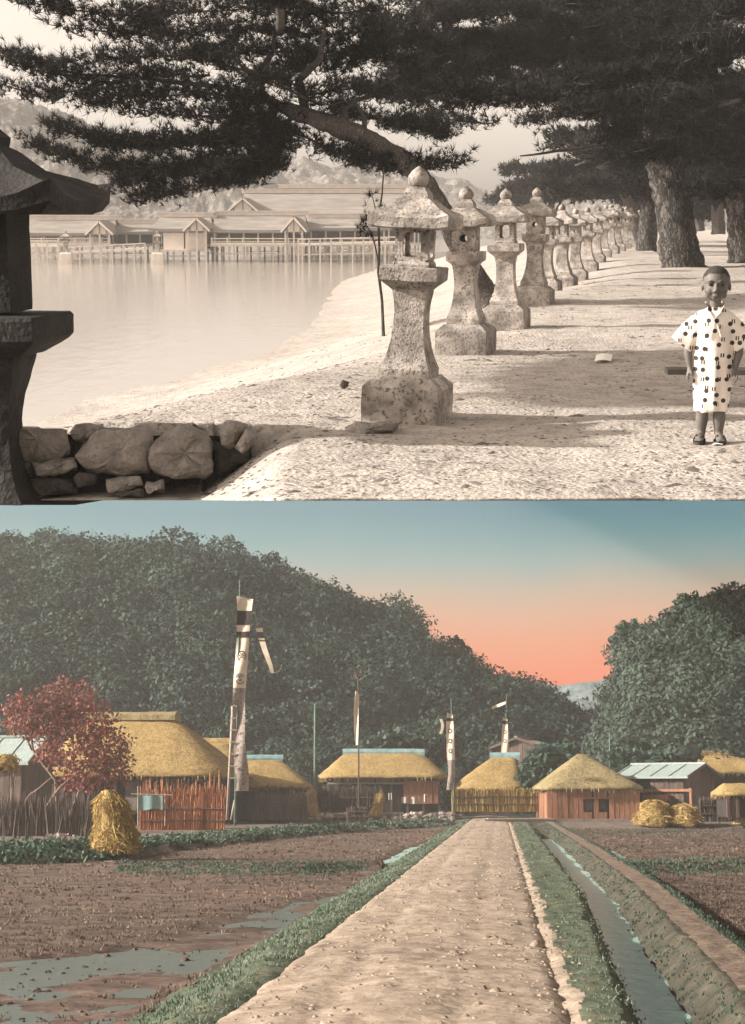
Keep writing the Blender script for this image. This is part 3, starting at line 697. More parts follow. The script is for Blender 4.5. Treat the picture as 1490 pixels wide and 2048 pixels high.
hall('small shrine hall with two white wall bays between the long roofs', 318, 420, 432, 458, 499, 6.5, G, walls=[(332, 418)], rail=False, gable=(375, 427, 434, 459))
hall('shrine hall nearest the dark lantern, with a white wall and gabled porch', 64, 226, 438, 466, 489, 7.5, G, walls=[(148, 216)], gable=(184, 238, 440, 466))
hall('low link gallery between the two white-walled shrine halls', 232, 316, 446, 463, 489, 4.5, G, rail=False, D=128)
hall('long open gallery running off behind the nearest stone lantern', 622, 770, 434, 456, 489, 6, G, D=128)
hall('low gallery seen through the gap left of the wide shrine hall', 418, 440, 440, 462, 489, 4.5, G, rail=False, D=129, nposts=2)
hall('big main sanctuary with the highest and longest roof', 470, 830, 381, 447, 487, 16, G, D=138, gable=(456, 528, 394, 426), rail=False, hip=0.5)
hall('second high-roofed hall far behind the main sanctuary', 560, 860, 372, 430, 487, 12, G, D=158, rail=False)
hall('roof of a small hall behind the leftmost shrine hall', 56, 150, 436, 455, 489, 6, G, D=134, rail=False)
# deck walkways
def walkway(label, pts, D, row_top, row_bot, name='boardwalk'):
    x0, x1 = wx(pts[0], D), wx(pts[1], D); w = x1 - x0; t = thing(name, label, 'boardwalk', ((x0 + x1) / 2, D, ZW), 0, 'boardwalks of the shrine')
    z0, z1 = wz(row_top[0], D), wz(row_top[1], D); ang = math.atan2(z1 - z0, w)
    m = MB(); m.box((0, 0, (z0 + z1) / 2), (w, 1.8, .16), ry=-ang); m.build('deck', M['white_wall'], t)
    m = MB(); m.box((0, -.9, (z0 + z1) / 2 + .42), (w, .08, .08), ry=-ang); m.build('handrail', M['white_wall'], t)
    m = MB(); m.box((0, -.8, (z0 + z1) / 4), (w, .08, .1), ry=-ang); m.build('tie_beam', M['pale_timber'], t)
    n = max(4, int(w / .8))
    for i in range(n + 1):
        x = lerp(-w / 2, w / 2, i / n); z = lerp(z0, z1, i / n)
        m = MB(); m.box((x, -.85, (z + .42 - .4) / 2), (.13, .13, z + .42 + .4)); m.build('post', M['pale_timber'], t)
walkway('pale boardwalk rising in front of the link gallery', (150, 300), 121, (505, 497), 0)
walkway('long boardwalk with railing running right behind the stick', (600, 812), 121, (489, 484), 0)
walkway('short boardwalk ending beside the dark lantern', (44, 130), 122, (492, 492), 0)
for px, lab in ((316, 'pale stone lantern on a white pedestal in the water, between two shrine halls'), (133, 'pale stone lantern on a white pedestal in the water, nearer the dark lantern')):
    b = at(px, 519, 118.0); t = copy_tree(lc); t.location = (b.x, 118.0, ZW + .5); t.scale = (1.15,) * 3; t.rotation_euler = (0, 0, 0); t['label'] = lab; t['group'] = 'lanterns standing in the water'
    m = MB(); m.rings([sq(.46, -.6), sq(.40, .26), sq(.34, .36)]); m.build('water_pedestal', M['pale_timber'], t)
# ================================================================== THE VILLAGE VALLEY (lower place)
FR[0] = 'L'
def c8(*c):
    l = lin(c); g = .3 * l[0] + .55 * l[1] + .15 * l[2]
    return tuple((g + (v - g) * .80) * .78 * k for v, k in zip(l, (1.0, 1.0, 1.02)))
M['road'] = pm('earth_road', [c8(146, 124, 102), c8(190, 166, 140), c8(208, 186, 160)], scale=3.2, bump=.8, bdist=.025, bscale=9, detail=8, spots=(7, .60, c8(118, 98, 80), .6), big=(.35, (.80, .80, .80), (1.05, 1.05, 1.05)))
M['field'] = pm('stubble_field', [c8(78, 62, 52), c8(112, 92, 78), c8(140, 116, 98)], scale=2.2, bump=1.0, bdist=.05, bscale=6, detail=8, big=(.12, (.8, .8, .82), (1.05, 1.0, 1.0)), stretch=(.6, 1, 1))
M['field_dark'] = pm('clod_field', [c8(66, 52, 46), c8(98, 78, 68), c8(150, 122, 106)], scale=2.0, bump=1.0, bdist=.08, bscale=5, detail=8)
M['verge'] = pm('verge_soil', [c8(74, 86, 66), c8(100, 110, 86), c8(136, 122, 98)], scale=3.5, bump=.9, bdist=.03, big=(.5, (.8, .9, .85), (1.05, 1.05, 1)))
M['bank'] = pm('ditch_bank', [c8(58, 56, 46), c8(82, 78, 62), c8(104, 94, 76)], scale=3.0, bump=1.0, bdist=.05, bscale=8)
M['bund'] = pm('bund_path', [c8(104, 86, 70), c8(138, 116, 96), c8(160, 136, 112)], scale=4, bump=.9, bdist=.03)
M['yard'] = pm('village_yard', [c8(92, 80, 72), c8(122, 106, 94), c8(146, 128, 112)], scale=1.5, bump=.8, bdist=.05)
M['pool'] = watermat('paddy_water', c8(112, 122, 114), .30, 1.5, .5, .3)
M['ditch_water'] = watermat('ditch_water', lin((178, 212, 204)), .22, 5, .5, .5, (1, .5, 1))
M['forest'] = leafmat('forest_leaves', [c8(30, 46, 40), c8(48, 74, 62), c8(74, 102, 84)], trans=.15)
M['forest_edge'] = leafmat('forest_leaves_green', [c8(44, 72, 58), c8(70, 104, 84), c8(98, 132, 108)], trans=.2)
M['forest_right'] = leafmat('forest_leaves_right', [c8(42, 56, 48), c8(68, 90, 74), c8(98, 120, 98)], trans=.2)
M['forest_floor'] = pm('forest_floor', [c8(36, 40, 38), c8(54, 60, 54), c8(70, 76, 66)], scale=.4, bump=1, bdist=.6, bscale=.8)
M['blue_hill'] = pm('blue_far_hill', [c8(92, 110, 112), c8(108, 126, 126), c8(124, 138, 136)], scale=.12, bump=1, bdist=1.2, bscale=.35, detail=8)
M['thatch'] = pm('straw_thatch', [c8(132, 104, 50), c8(184, 150, 76), c8(208, 174, 98)], scale=2.2, bump=.8, bdist=.06, bscale=5, stretch=(2.6, 2.6, .5), big=(.4, (.80, .78, .74), (1.05, 1.05, 1.0)), rnd=.06)
M['thatch_grey'] = pm('grey_thatch', [c8(116, 100, 62), c8(164, 144, 90), c8(188, 166, 108)], scale=2.2, bump=.8, bdist=.06, bscale=5, stretch=(2.6, 2.6, .5), big=(.4, (.82, .82, .8), (1.05, 1.05, 1.0)))
M['straw'] = leafmat('loose_straw', [lin((118, 96, 54)), lin((178, 152, 92)), lin((208, 186, 130))], trans=.1)
M['straw_body'] = pm('straw_mass', [c8(110, 84, 36), c8(176, 140, 64), c8(204, 168, 88)], scale=4, bump=1, bdist=.06, bscale=12, stretch=(2, 2, .6))
M['blue_cap'] = pm('blue_ridge', [c8(112, 150, 152), c8(134, 172, 172), c8(160, 192, 188)], scale=2, bump=.4)
M['blue_tile'] = pm('blue_roof', [c8(140, 158, 152), c8(164, 182, 174), c8(186, 200, 192)], scale=3, bump=.6, bdist=.03, stretch=(6, 1, 1))
M['brown_tile'] = pm('brown_roof', [c8(110, 94, 84), c8(136, 118, 104), c8(156, 138, 122)], scale=3, bump=.6, stretch=(4, 1, 1))
M['plank'] = pm('old_planks', [c8(82, 66, 58), c8(108, 88, 76), c8(130, 108, 94)], scale=3, bump=.6, bdist=.02, stretch=(5, 5, .6), rnd=.18)
M['red_plank'] = pm('red_planks', [c8(134, 84, 56), c8(172, 112, 74), c8(190, 132, 92)], scale=3, bump=.6, bdist=.02, stretch=(5, 5, .6), rnd=.2)
M['dark'] = pm('interior_shade', [c8(48, 40, 38), c8(62, 54, 50), c8(74, 64, 58)], scale=3, bump=.3)  # dark colour stands in for the shade inside doorways, windows and houses
M['plaster'] = pm('clay_plaster', [c8(126, 112, 102), c8(146, 130, 118), c8(160, 144, 130)], scale=2, bump=.4)
M['pole_wood'] = pm('peeled_pole', [c8(150, 134, 118), c8(178, 160, 142), c8(194, 176, 158)], scale=4, bump=.3, stretch=(4, 4, .6))
M['green_pole'] = pm('green_pole', [c8(84, 112, 98), c8(104, 134, 118), c8(122, 150, 134)], scale=4, bump=.3)
M['cloth'] = pm('banner_cloth', [lin((200, 184, 164)), lin((216, 200, 180)), lin((226, 212, 192))], scale=3, bump=.2, bdist=.02)
M['cloth_print'] = pm('printed_cloth', [c8(120, 106, 100), c8(168, 150, 138), c8(200, 182, 164)], scale=4.5, bump=.2, detail=3, distort=2.2, spots=(7, .58, c8(88, 78, 76), .7))
M['ink'] = pm('black_dye', [c8(58, 48, 46), c8(70, 60, 56)], scale=4, bump=.1)
M['crest'] = pm('crest_dye', [c8(86, 76, 76), c8(104, 92, 90)], scale=8, bump=.1)
M['linen'] = pm('washed_linen', [c8(190, 176, 160), c8(208, 194, 178)], scale=3, bump=.2)
M['blue_cloth'] = pm('blue_cloth', [c8(112, 150, 150), c8(136, 170, 166)], scale=3, bump=.2)
M['reed_red'] = leafmat('orange_reeds', [lin((158, 104, 76)), lin((190, 130, 96)), lin((206, 156, 120))], trans=.1)
M['reed_grey'] = leafmat('grey_brush', [c8(86, 74, 68), c8(122, 106, 96), c8(152, 134, 120)], trans=.1)
M['maple'] = leafmat('maple_leaves', [c8(122, 82, 70), c8(170, 98, 80), c8(206, 100, 80)], trans=.25)
M['maple_bark'] = pm('maple_bark', [c8(112, 84, 72), c8(146, 116, 100), c8(164, 136, 118)], scale=6, bump=.4)
M['grass'] = leafmat('verge_grass', [c8(88, 106, 86), c8(112, 130, 106), c8(146, 150, 124)], trans=.2)
M['grass_dark'] = leafmat('bund_grass', [c8(68, 92, 74), c8(86, 112, 90), c8(112, 130, 106)], trans=.2)
M['stubble'] = leafmat('rice_stubble', [c8(80, 64, 50), c8(124, 102, 82), c8(160, 134, 110)], trans=.1)
M['flower'] = leafmat('pale_flowers', [c8(170, 150, 140), c8(206, 186, 176)], trans=.2)
M['clod'] = pm('road_clod', [c8(130, 110, 92), c8(172, 150, 126), c8(192, 170, 146)], scale=12, bump=.8, bdist=.02)

def proj(p):                              # valley point -> photograph pixel
    y, z = p[1], p[2] - HL
    a = A2; dy = y * math.cos(a) + z * math.sin(a); dz = -y * math.sin(a) + z * math.cos(a)
    return CX + F * p[0] / dy, CY - F * dz / dy
def inpoly(x, y, P):
    r = False; j = len(P) - 1
    for i in range(len(P)):
        if (P[i][1] > y) != (P[j][1] > y) and x < (P[j][0] - P[i][0]) * (y - P[i][1]) / (P[j][1] - P[i][1]) + P[i][0]: r = not r
        j = i
    return r
RS = .0838
def rx(t, D): return t + RS * D
def Dv_left(px): return interp(px, [-400, 0, 235, 460, 700, 900, 1000], [40, 43, 46, 62, 82, 100, 103])
FLOOD = [(-60, 1918), (150, 1906), (300, 1884), (450, 1838), (640, 1788), (690, 1785), (560, 1862), (440, 1930), (300, 1990), (200, 2080), (-60, 2080)]
STRIP = [(735, 1730), (800, 1700), (850, 1682), (858, 1688), (815, 1712), (760, 1735)]
PUDDLE = [(1168, 1694), (1225, 1698), (1262, 1722), (1268, 1745), (1235, 1745), (1195, 1715)]
RIDGES_L = [[(230, 1737), (450, 1741), (620, 1742), (735, 1734)]]
RIDGES_R = [[(1275, 1745), (1380, 1742), (1560, 1735)], [(1100, 1664), (1250, 1664), (1560, 1666)]]
def ridge_h(px, row, RL, w):
    h = 0
    for P in RL:
        if P[0][0] - 30 < px < P[-1][0] + 30:
            r = interp(px, [p[0] for p in P], [p[1] for p in P]); h = max(h, 1 - abs(row - r) / w)
    return smooth(h)
def z_left(x, D):
    px, row = proj((x, D, -.3)); v = smooth((D - Dv_left(px)) / 1.5)
    z = lerp(-.30, -.08, v) + .03 * nz((x * .8, D * .5, 1)) + .02 * nz((x * 3, D * 2, 4)) * (1 - v)
    if v < .5:
        if inpoly(px, row, FLOOD): z += -.048 + .055 * nz((x * .7, D * .35, 11)) + .03 * nz((x * 2.2, D * 1.1, 12))
        elif inpoly(px, row, STRIP): z -= .09
        z += .20 * ridge_h(px, row, RIDGES_L, 7)
    return z
def z_right(x, D):
    px, row = proj((x, D, -.3)); v = smooth((D - 92) / 2.0)
    z = lerp(-.30, -.03, v) + .05 * nz((x * .9, D * .6, 2)) * (1 - v) + .03 * nz((x * 3, D * 2, 7)) * (1 - v)
    if v < .5:
        if inpoly(px, row, PUDDLE): z -= .10
        z += .30 * ridge_h(px, row, RIDGES_R[:1], 9) + .15 * ridge_h(px, row, RIDGES_R[1:], 4)
    return z
def ditch_fade(D): return 1 - smooth((D - 58) / 25)
def strip(name, t0, t1, zf, mat, nt, D0=7.0, D1=128.0, nd=200, matf=None):
    V = []
    for j in range(nd + 1):
        D = D0 * (D1 / D0) ** (j / nd)
        for i in range(nt + 1):
            t = lerp(t0(D) if callable(t0) else t0, t1(D) if callable(t1) else t1, i / nt); x = rx(t, D); V.append((x, D, zf(t, x, D)))
    Fc = np.array([(j * (nt + 1) + i, j * (nt + 1) + i + 1, (j + 1) * (nt + 1) + i + 1, (j + 1) * (nt + 1) + i) for j in range(nd) for i in range(nt)])
    V = np.array(V); mi = None
    if matf: c = V[Fc].mean(1); mi = np.array([matf(p) for p in c])
    o = mesh_obj(name, np_mesh(name, V, Fc, mi), mat); o.data.polygons.foreach_set('use_smooth', [True] * len(o.data.polygons))
    return tag(o, kind='structure')
def wob(D, k): return .10 * nz((D * .45, k, 0)) + .04 * nz((D * 1.7, k, 3))
def z_road(t, x, D): return -.014 * math.exp(-((t + 1.38 + .12 * nz((D * .3, 1, 0))) / .13) ** 2) - .012 * math.exp(-((t + .32 + .12 * nz((D * .3, 5, 0))) / .13) ** 2) + .016 * nz((x * .9, D * .5, 3)) -.10 * smooth((abs(t + .82) - 1.18) / .30) + .05 * (1 - ((t + .82) / 1.26) ** 2) * 1 + .022 * nz((x * 2.2, D * 1.5, 8)) + .014 * nz((x * 6, D * 4, 5))
def yardmat(side):
    def f(p):
        px, row = proj(p); return 1 if (p[1] > (Dv_left(px) if side == 'l' else 92)) else 0
    return f
strip('field_left', -62, -3.2, lambda t, x, D: z_left(x, D), [M['field'], M['yard']], 190, 7, 132, 220, yardmat('l'))
strip('verge_left', -3.25, -1.85, lambda t, x, D: lerp(z_left(x, D), .0, smooth((t + 3.25) / 1.0)) + .03 * nz((x * 3, D * 2, 2)) - .09 * smooth((t + 2.2) / .35), M['verge'], 18, nd=320)
strip('road', -2.35, .72, z_road, M['road'], 46, 7, 128, 420)
def tc(D): return interp(D, [7, 11, 14.7, 28, 46, 70, 130], [1.18, 1.30, 1.42, 1.80, 1.95, 2.05, 2.2])   # middle of the ditch
def hwD(D): return interp(D, [7, 15, 46], [.13, .15, .24])
WD = -.31
def z_vr(t, x, D):
    f = ditch_fade(D); c = tc(D) - hwD(D) + wob(D, 1); k = smooth((t - c + .30) / .36)
    return lerp(.0, lerp(-.12, -.50, f), k) + .025 * nz((x * 4, D * 3, 6)) - .09 * smooth((.62 - t) / .34) + .03 * nz((x * 2.6, D * 1.8, 1))
def z_bank(t, x, D):
    c = tc(D) + hwD(D) + wob(D, 2); return lerp(lerp(-.12, -.48, ditch_fade(D)), .02, min(1, max(0, (t - c + .06) / .46)) ** .85) + .03 * nz((x * 4, D * 3, 9))
strip('verge_right', .22, lambda D: tc(D), z_vr, [M['road'], M['verge'], M['bank']], 38, nd=300, matf=lambda p: (lambda t: 0 if t < .60 + .14 * nz((p[1] * .9, 0, 0)) else (1 if t < tc(p[1]) - hwD(p[1]) - .14 else 2))(p[0] - RS * p[1]))
strip('ditch_bank', lambda D: tc(D) - .01, lambda D: tc(D) + hwD(D) + .47, z_bank, M['bank'], 24)
strip('bund_path', lambda D: tc(D) + hwD(D) + .46, lambda D: tc(D) + hwD(D) + .88, lambda t, x, D: .022 + .025 * nz((x * 5, D * 3, 1)), M['bund'], 8)
tS = lambda D: tc(D) + hwD(D) + .87
strip('bund_slope', tS, lambda D: tS(D) + .6, lambda t, x, D: lerp(.02, z_right(x, D), smooth((t - tS(D)) / .58)), M['verge'], 8)
strip('field_right', lambda D: tS(D) + .58, 52, lambda t, x, D: z_right(x, D), [M['field_dark'], M['yard']], 170, 7, 132, 220, yardmat('r'))
mb = MB(); mb.grid(lambda u, v: (rx(tc(8 * (70 / 8) ** v) + lerp(-.6, .5, u), 8 * (70 / 8) ** v), 8 * (70 / 8) ** v, WD), 2, 30); tag(mb.build('ditch_water', M['ditch_water']), kind='structure')
mb = MB(); mb.grid(lambda u, v: (lerp(-16, rx(-2.7, 8 * (46 / 8) ** v), u), 8 * (46 / 8) ** v, -.345), 4, 10); tag(mb.build('paddy_water', M['pool']), kind='structure')
mb = MB(); mb.grid(lambda u, v: (lerp(2.5, 14, u), lerp(34, 60, v), -.365), 2, 2); tag(mb.build('puddle_water', M['ditch_water']), kind='structure')
mb = MB(); mb.grid(lambda u, v: (lerp(-6, rx(-2.9, lerp(38, 66, v)), u), lerp(38, 66, v), -.362), 4, 6); tag(mb.build('field_water', M['ditch_water']), kind='structure')

# sky of the valley: a tall curved backdrop far behind the hills
def sky_dome():
    m = bpy.data.materials.new('evening_sky'); m.use_nodes = True; t = m.node_tree; N, L = t.nodes, t.links; N.clear()
    tc = N.new('ShaderNodeTexCoord'); sp = N.new('ShaderNodeSeparateXYZ'); L.new(tc.outputs['Object'], sp.inputs[0])
    n = N.new('ShaderNodeTexNoise'); n.inputs['Scale'].default_value = .03; n.inputs['Detail'].default_value = 6; L.new(tc.outputs['Object'], n.inputs['Vector'])
    ad = N.new('ShaderNodeMath'); ad.operation = 'MULTIPLY_ADD'; ad.inputs[1].default_value = 9.0; L.new(n.outputs[0], ad.inputs[0]); L.new(sp.outputs['Z'], ad.inputs[2])
    mr = N.new('ShaderNodeMapRange'); mr.inputs['From Min'].default_value = 4.5; mr.inputs['From Max'].default_value = 115.0; L.new(ad.outputs[0], mr.inputs['Value'])
    rp = N.new('ShaderNodeValToRGB'); L.new(mr.outputs[0], rp.inputs[0]); cr = rp.color_ramp
    st = [(.0, (242, 112, 64)), (.34, (242, 114, 66)), (.42, (240, 130, 84)), (.50, (232, 148, 106)), (.58, (218, 164, 132)), (.66, (190, 172, 150)), (.74, (146, 170, 166)), (.82, (112, 158, 162)), (.89, (92, 146, 158)), (1.0, (84, 142, 156))]
    while len(cr.elements) < len(st): cr.elements.new(.5)
    for e, (p, c) in zip(cr.elements, st): e.position = p; e.color = (*lin(c), 1)
    em = N.new('ShaderNodeEmission'); em.inputs[1].default_value = EXPK; L.new(rp.outputs[0], em.inputs[0])
    o = N.new('ShaderNodeOutputMaterial'); L.new(em.outputs[0], o.inputs[0])
    mb = MB(); RD = 520.0
    mb.grid(lambda u, v: (RD * math.sin(lerp(-.5, .5, u)), RD * math.cos(lerp(-.5, .5, u)), lerp(-20, 140, v)), 40, 16)
    tag(mb.build('sky', m, smoothed=True), kind='structure')
EXPK = 2 ** -S.view_settings.exposure    # the backdrop keeps its own brightness
sky_dome()

# wooded hills round the village
def forest_on(o, n, mat, rr, seed, name, label, nl=300, ls=.25, vmin=0.05):
    me = o.data; nu, nv = 150, 40; co = np.empty(len(me.vertices) * 3, np.float32); me.vertices.foreach_get('co', co); co = co.reshape(nv + 1, nu + 1, 3)
    rng = np.random.RandomState(seed); C = []
    for _ in range(n):
        i = rng.randint(0, nu); j = int((nv - 1) * (vmin + (1 - vmin) * rng.rand() ** .8)); C.append(co[j, i])
    for i in range(0, nu, 3): C.append(co[nv, i] + np.array([0, 0, rng.uniform(-1.2, .3)]))
    C = np.array(C); m = len(C); r = rng.uniform(rr[0], rr[1], m); r[-len(range(0, nu, 3)):] *= rng.uniform(.6, 1.1, len(range(0, nu, 3)))
    d = rng.normal(0, 1, (m * nl, 3)); d /= np.linalg.norm(d, axis=1, keepdims=True); d[:, 2] = np.where(d[:, 2] < -.35, -d[:, 2], d[:, 2])
    rad = rng.uniform(.72, 1.08, (m * nl, 1)) * (1 + .22 * np.sin(d[:, :1] * 7 + np.repeat(rng.rand(m) * 6, nl)[:, None]) * np.cos(d[:, 2:3] * 6))
    P = np.repeat(C, nl, 0) + d * rad * np.repeat(r, nl)[:, None] * np.array([1.05, 1.05, .85]) + np.array([0, 0, 1]) * np.repeat(r, nl)[:, None] * .55
    nrm = d + rng.normal(0, .55, d.shape); nrm /= np.linalg.norm(nrm, axis=1, keepdims=True)
    a = np.cross(nrm, rng.normal(0, 1, nrm.shape)); a /= np.linalg.norm(a, axis=1, keepdims=True); b = np.cross(nrm, a)
    s = ls * rng.uniform(.5, 1.2, (len(P), 1))
    V = np.stack([P - a * s, P - b * s * .6, P + a * s, P + b * s * .6], 1).reshape(-1, 3)
    tag(mesh_obj(name, np_mesh(name, V, np.arange(len(V)).reshape(-1, 4)), mat), label, 'wood', kind='stuff')
_lh = [(p, r + 52) for p, r in [(-60, 1105), (0, 1108), (60, 1112), (100, 1106), (200, 1122), (300, 1120), (370, 1112), (450, 1124), (520, 1146), (580, 1180), (660, 1202), (740, 1218), (810, 1232), (855, 1280), (900, 1304), (960, 1338), (1010, 1366), (1060, 1392), (1110, 1430), (1170, 1480), (1240, 1520)]]
h1 = hill('hill', _lh, 126, 55, M['forest_floor'], 21, zb=-.4, rough=.8)
forest_on(h1, 900, M['forest'], (1.7, 3.3), 3, 'forest', 'dense dark wood covering the long hillside behind the village')
h2 = hill('hill', [(1120, 1570), (1180, 1510), (1222, 1450), (1240, 1400), (1252, 1335), (1300, 1315), (1370, 1288), (1430, 1268), (1490, 1256), (1620, 1240)], 122, 38, M['forest_floor'], 33, zb=-.4, rough=.5)
forest_on(h2, 420, M['forest_right'], (1.4, 2.5), 4, 'forest', 'grey-green wood on the steep hill at the right')
hill('hill', [(980, 1400), (1060, 1383), (1120, 1376), (1180, 1366), (1240, 1362), (1300, 1370), (1380, 1400)], 260, 60, M['blue_hill'], 41, zb=0, rough=.5)

def leaves_mesh(name, P, ls, seed=0, flat=.0):
    rng = np.random.RandomState(seed); n = len(P)
    nrm = rng.normal(0, 1, (n, 3)); nrm[:, 2] += flat; nrm /= np.linalg.norm(nrm, axis=1, keepdims=True)
    a = np.cross(nrm, rng.normal(0, 1, nrm.shape)); a /= np.linalg.norm(a, axis=1, keepdims=True); b = np.cross(nrm, a); s = ls * rng.uniform(.5, 1.2, (n, 1))
    V = np.stack([P - a * s, P - b * s * .6, P + a * s, P + b * s * .6], 1).reshape(-1, 3)
    return np_mesh(name, V, np.arange(len(V)).reshape(-1, 4))
def blob_points(blobs, n, seed, shell=.45):
    rng = np.random.RandomState(seed); out = []
    wt = np.array([b[3] * b[4] for b in blobs], float); wt /= wt.sum()
    for b, k in zip(blobs, rng.multinomial(n, wt)):
        c = at(b[0], b[1], b[2]); m = b[2] / F
        d = rng.normal(0, 1, (k, 3)); d /= np.linalg.norm(d, axis=1, keepdims=True)
        r = (shell + (1 - shell) * rng.rand(k, 1) ** .5) * (1 + .2 * np.sin(d[:, :1] * 9) * np.cos(d[:, 2:3] * 8 + b[0]))
        out.append(np.array(c) + d * r * np.array([b[3] * m, (b[3] + b[4]) / 2 * m, b[4] * m]))
    return np.vstack(out)
def leafy(name, label, cat, base, trunks, blobs, n, ls, mat, bark, group=None, seed=1, shell=.45):
    t = thing(name, label, cat, base, 0, group); off = np.array(base)
    for tr in trunks:
        m = MB(); P = [at(p[0], p[1], p[2]) - Vector(base) for p in tr]; Q, q = [], []
        for i in range(len(P) - 1):
            for k in range(3): Q.append(P[i].lerp(P[i + 1], k / 3) + mnoise.noise_vector(P[i] + Vector((k, 0, 0))) * .04 * (1 if i or k else 0)); q.append(lerp(tr[i][3], tr[i + 1][3], k / 3))
        Q.append(P[-1]); q.append(tr[-1][3]); m.tube(Q, q, 7, .08); m.build('trunk', bark, t, smoothed=True)
    mesh_obj('crown', leaves_mesh('crown', blob_points(blobs, n, seed, shell) - off, ls, seed), mat, t)
    return t
# crowns that stand out on the skyline
G = 'round trees standing out on the skyline'
for i, (px, row, r, lab, mt) in enumerate([(20, 1098, 42, 'bushy tree on the skyline at the far left edge', 'forest'), (92, 1085, 38, 'greenish tree crown rising on the left skyline', 'forest_edge'), (352, 1092, 50, 'broad dark tree crown at the highest skyline', 'forest'),
        (452, 1108, 46, 'round tree crown on the skyline left of the great banner', 'forest_edge'), (540, 1140, 46, 'tree on the skyline just right of the great banner top', 'forest'), (598, 1180, 40, 'loose tree on the sloping skyline above the hanging streamer', 'forest_edge'),
        (790, 1228, 52, 'green-edged tree where the skyline turns down steeply', 'forest_edge'), (905, 1298, 34, 'small tree halfway down the sloping skyline', 'forest'), (1262, 1268, 34, 'green tree at the near shoulder of the right hill', 'forest_edge'),
        (1382, 1215, 38, 'flat-topped tree on the right hill skyline', 'forest_edge'), (1462, 1200, 44, 'tree on the skyline at the right edge', 'forest_right')]):
    D = 176 if px < 1200 else 156
    b = at(px, row + r * 1.3, D)
    leafy('skyline_tree', lab, 'tree', b, [[(px, row + r * 1.3, D, .3), (px + 2, row + r * .3, D, .2)]], [(px, row, D, r, r * .8), (px - r * .6, row + r * .4, D, r * .7, r * .5), (px + r * .6, row + r * .45, D, r * .7, r * .5)], 1500, .27, M[mt], M['maple_bark'], G, i + 2)
# shrubs and trees among the houses
leafy('round_tree', 'dense dark green tree between the yellow-walled house and the round hut', 'tree', at(1105, 1585, 112), [[(1105, 1588, 112, .25), (1103, 1550, 112, .2)]], [(1090, 1530, 112, 44, 40), (1130, 1520, 112, 38, 36), (1065, 1556, 112, 32, 26), (1135, 1556, 112, 34, 26)], 3000, .34, M['forest_edge'], M['maple_bark'], None, 31)
leafy('bushy_tree', 'mid-green spreading tree behind the blue-ridged house', 'tree', at(800, 1560, 123), [[(800, 1575, 123, .3), (800, 1520, 123, .2)]], [(790, 1498, 123, 56, 34), (850, 1510, 123, 40, 30), (740, 1510, 123, 34, 26)], 2200, .4, M['forest_right'], M['maple_bark'], None, 32)
leafy('low_bush', 'dark bush behind the round hut, left of the blue roof', 'bush', at(1285, 1560, 116), [[(1285, 1570, 116, .15), (1285, 1545, 116, .1)]], [(1270, 1530, 116, 40, 24), (1315, 1522, 116, 36, 20), (1250, 1515, 116, 30, 18)], 1500, .34, M['forest_edge'], M['maple_bark'], None, 33)
leafy('low_bush', 'pale green bush on the slope behind the blue roof', 'bush', at(1370, 1530, 119), [[(1370, 1535, 119, .15), (1370, 1510, 119, .1)]], [(1360, 1508, 119, 44, 18), (1270, 1500, 119, 34, 16)], 1100, .36, M['forest_right'], M['maple_bark'], None, 34)

# the red maple
mt = at(100, 1650, 80)
leafy('red_maple', 'red-leaved tree with pale leaning stems beside the big thatched house', 'tree', mt,
      [[(118, 1655, 80, .10), (110, 1560, 80, .09), (66, 1500, 80, .07), (60, 1420, 80, .05), (78, 1390, 80, .03)], [(64, 1500, 80, .06), (40, 1440, 80, .04), (22, 1400, 80, .02)], [(66, 1470, 80, .05), (95, 1430, 80, .03), (105, 1395, 80, .02)],
       [(30, 1715, 78, .10), (75, 1640, 78, .09), (120, 1575, 79, .07), (160, 1545, 80, .05), (200, 1500, 80, .03)], [(25, 1630, 80, .07), (26, 1560, 80, .06), (30, 1525, 80, .04)], [(35, 1630, 80, .06), (60, 1590, 80, .05), (110, 1550, 80, .03)],
       [(135, 1640, 80, .08), (160, 1580, 80, .06), (175, 1540, 80, .04)]],
      [(135, 1400, 80, 62, 48), (90, 1430, 80, 60, 50), (175, 1440, 80, 62, 50), (140, 1490, 80, 80, 55), (210, 1500, 80, 58, 48), (230, 1535, 80, 42, 36), (170, 1555, 80, 60, 34), (45, 1430, 80, 42, 46)], 7500, .12, M['maple'], M['maple_bark'], None, 41, .25)
leafy('yellow_shrub', 'clipped yellow-brown shrub in front of the pale blue roof', 'shrub', at(15, 1640, 72), [[(24, 1640, 72, .05), (24, 1545, 72, .04)]], [(10, 1527, 72, 30, 20), (-25, 1530, 72, 30, 20)], 1100, .13, M['straw'], M['maple_bark'], None, 44)
# ------------------------------------------------------------------ houses
def rrect(hx, hy, z, n=10, pw=7.0, zfn=None):
    out = []
    for k in range(4 * n):
        a = 2 * math.pi * (k + .5) / (4 * n); c, s = math.cos(a), math.sin(a); r = (abs(c) ** pw + abs(s) ** pw) ** (-1 / pw)
        out.append(Vector((hx * c * r, hy * s * r, z)))
    return out
def strands(name, segs, parent, mat, w=.02, kind='stuff'):
    """segs: (base point, tip point) -> thin crossed slivers"""
    A = np.array([s[0] for s in segs], float); B = np.array([s[1] for s in segs], float); rng = np.random.RandomState(len(segs))
    d = B - A; side = np.cross(d, rng.normal(0, 1, d.shape)); side /= np.linalg.norm(side, axis=1, keepdims=True) + 1e-9
    V = np.stack([A - side * w, A + side * w, B + side * w * .35, B - side * w * .35], 1).reshape(-1, 3)
    o = mesh_obj(name, np_mesh(name, V, np.arange(len(V)).reshape(-1, 4)), mat, parent)
    o['kind'] = kind; return o
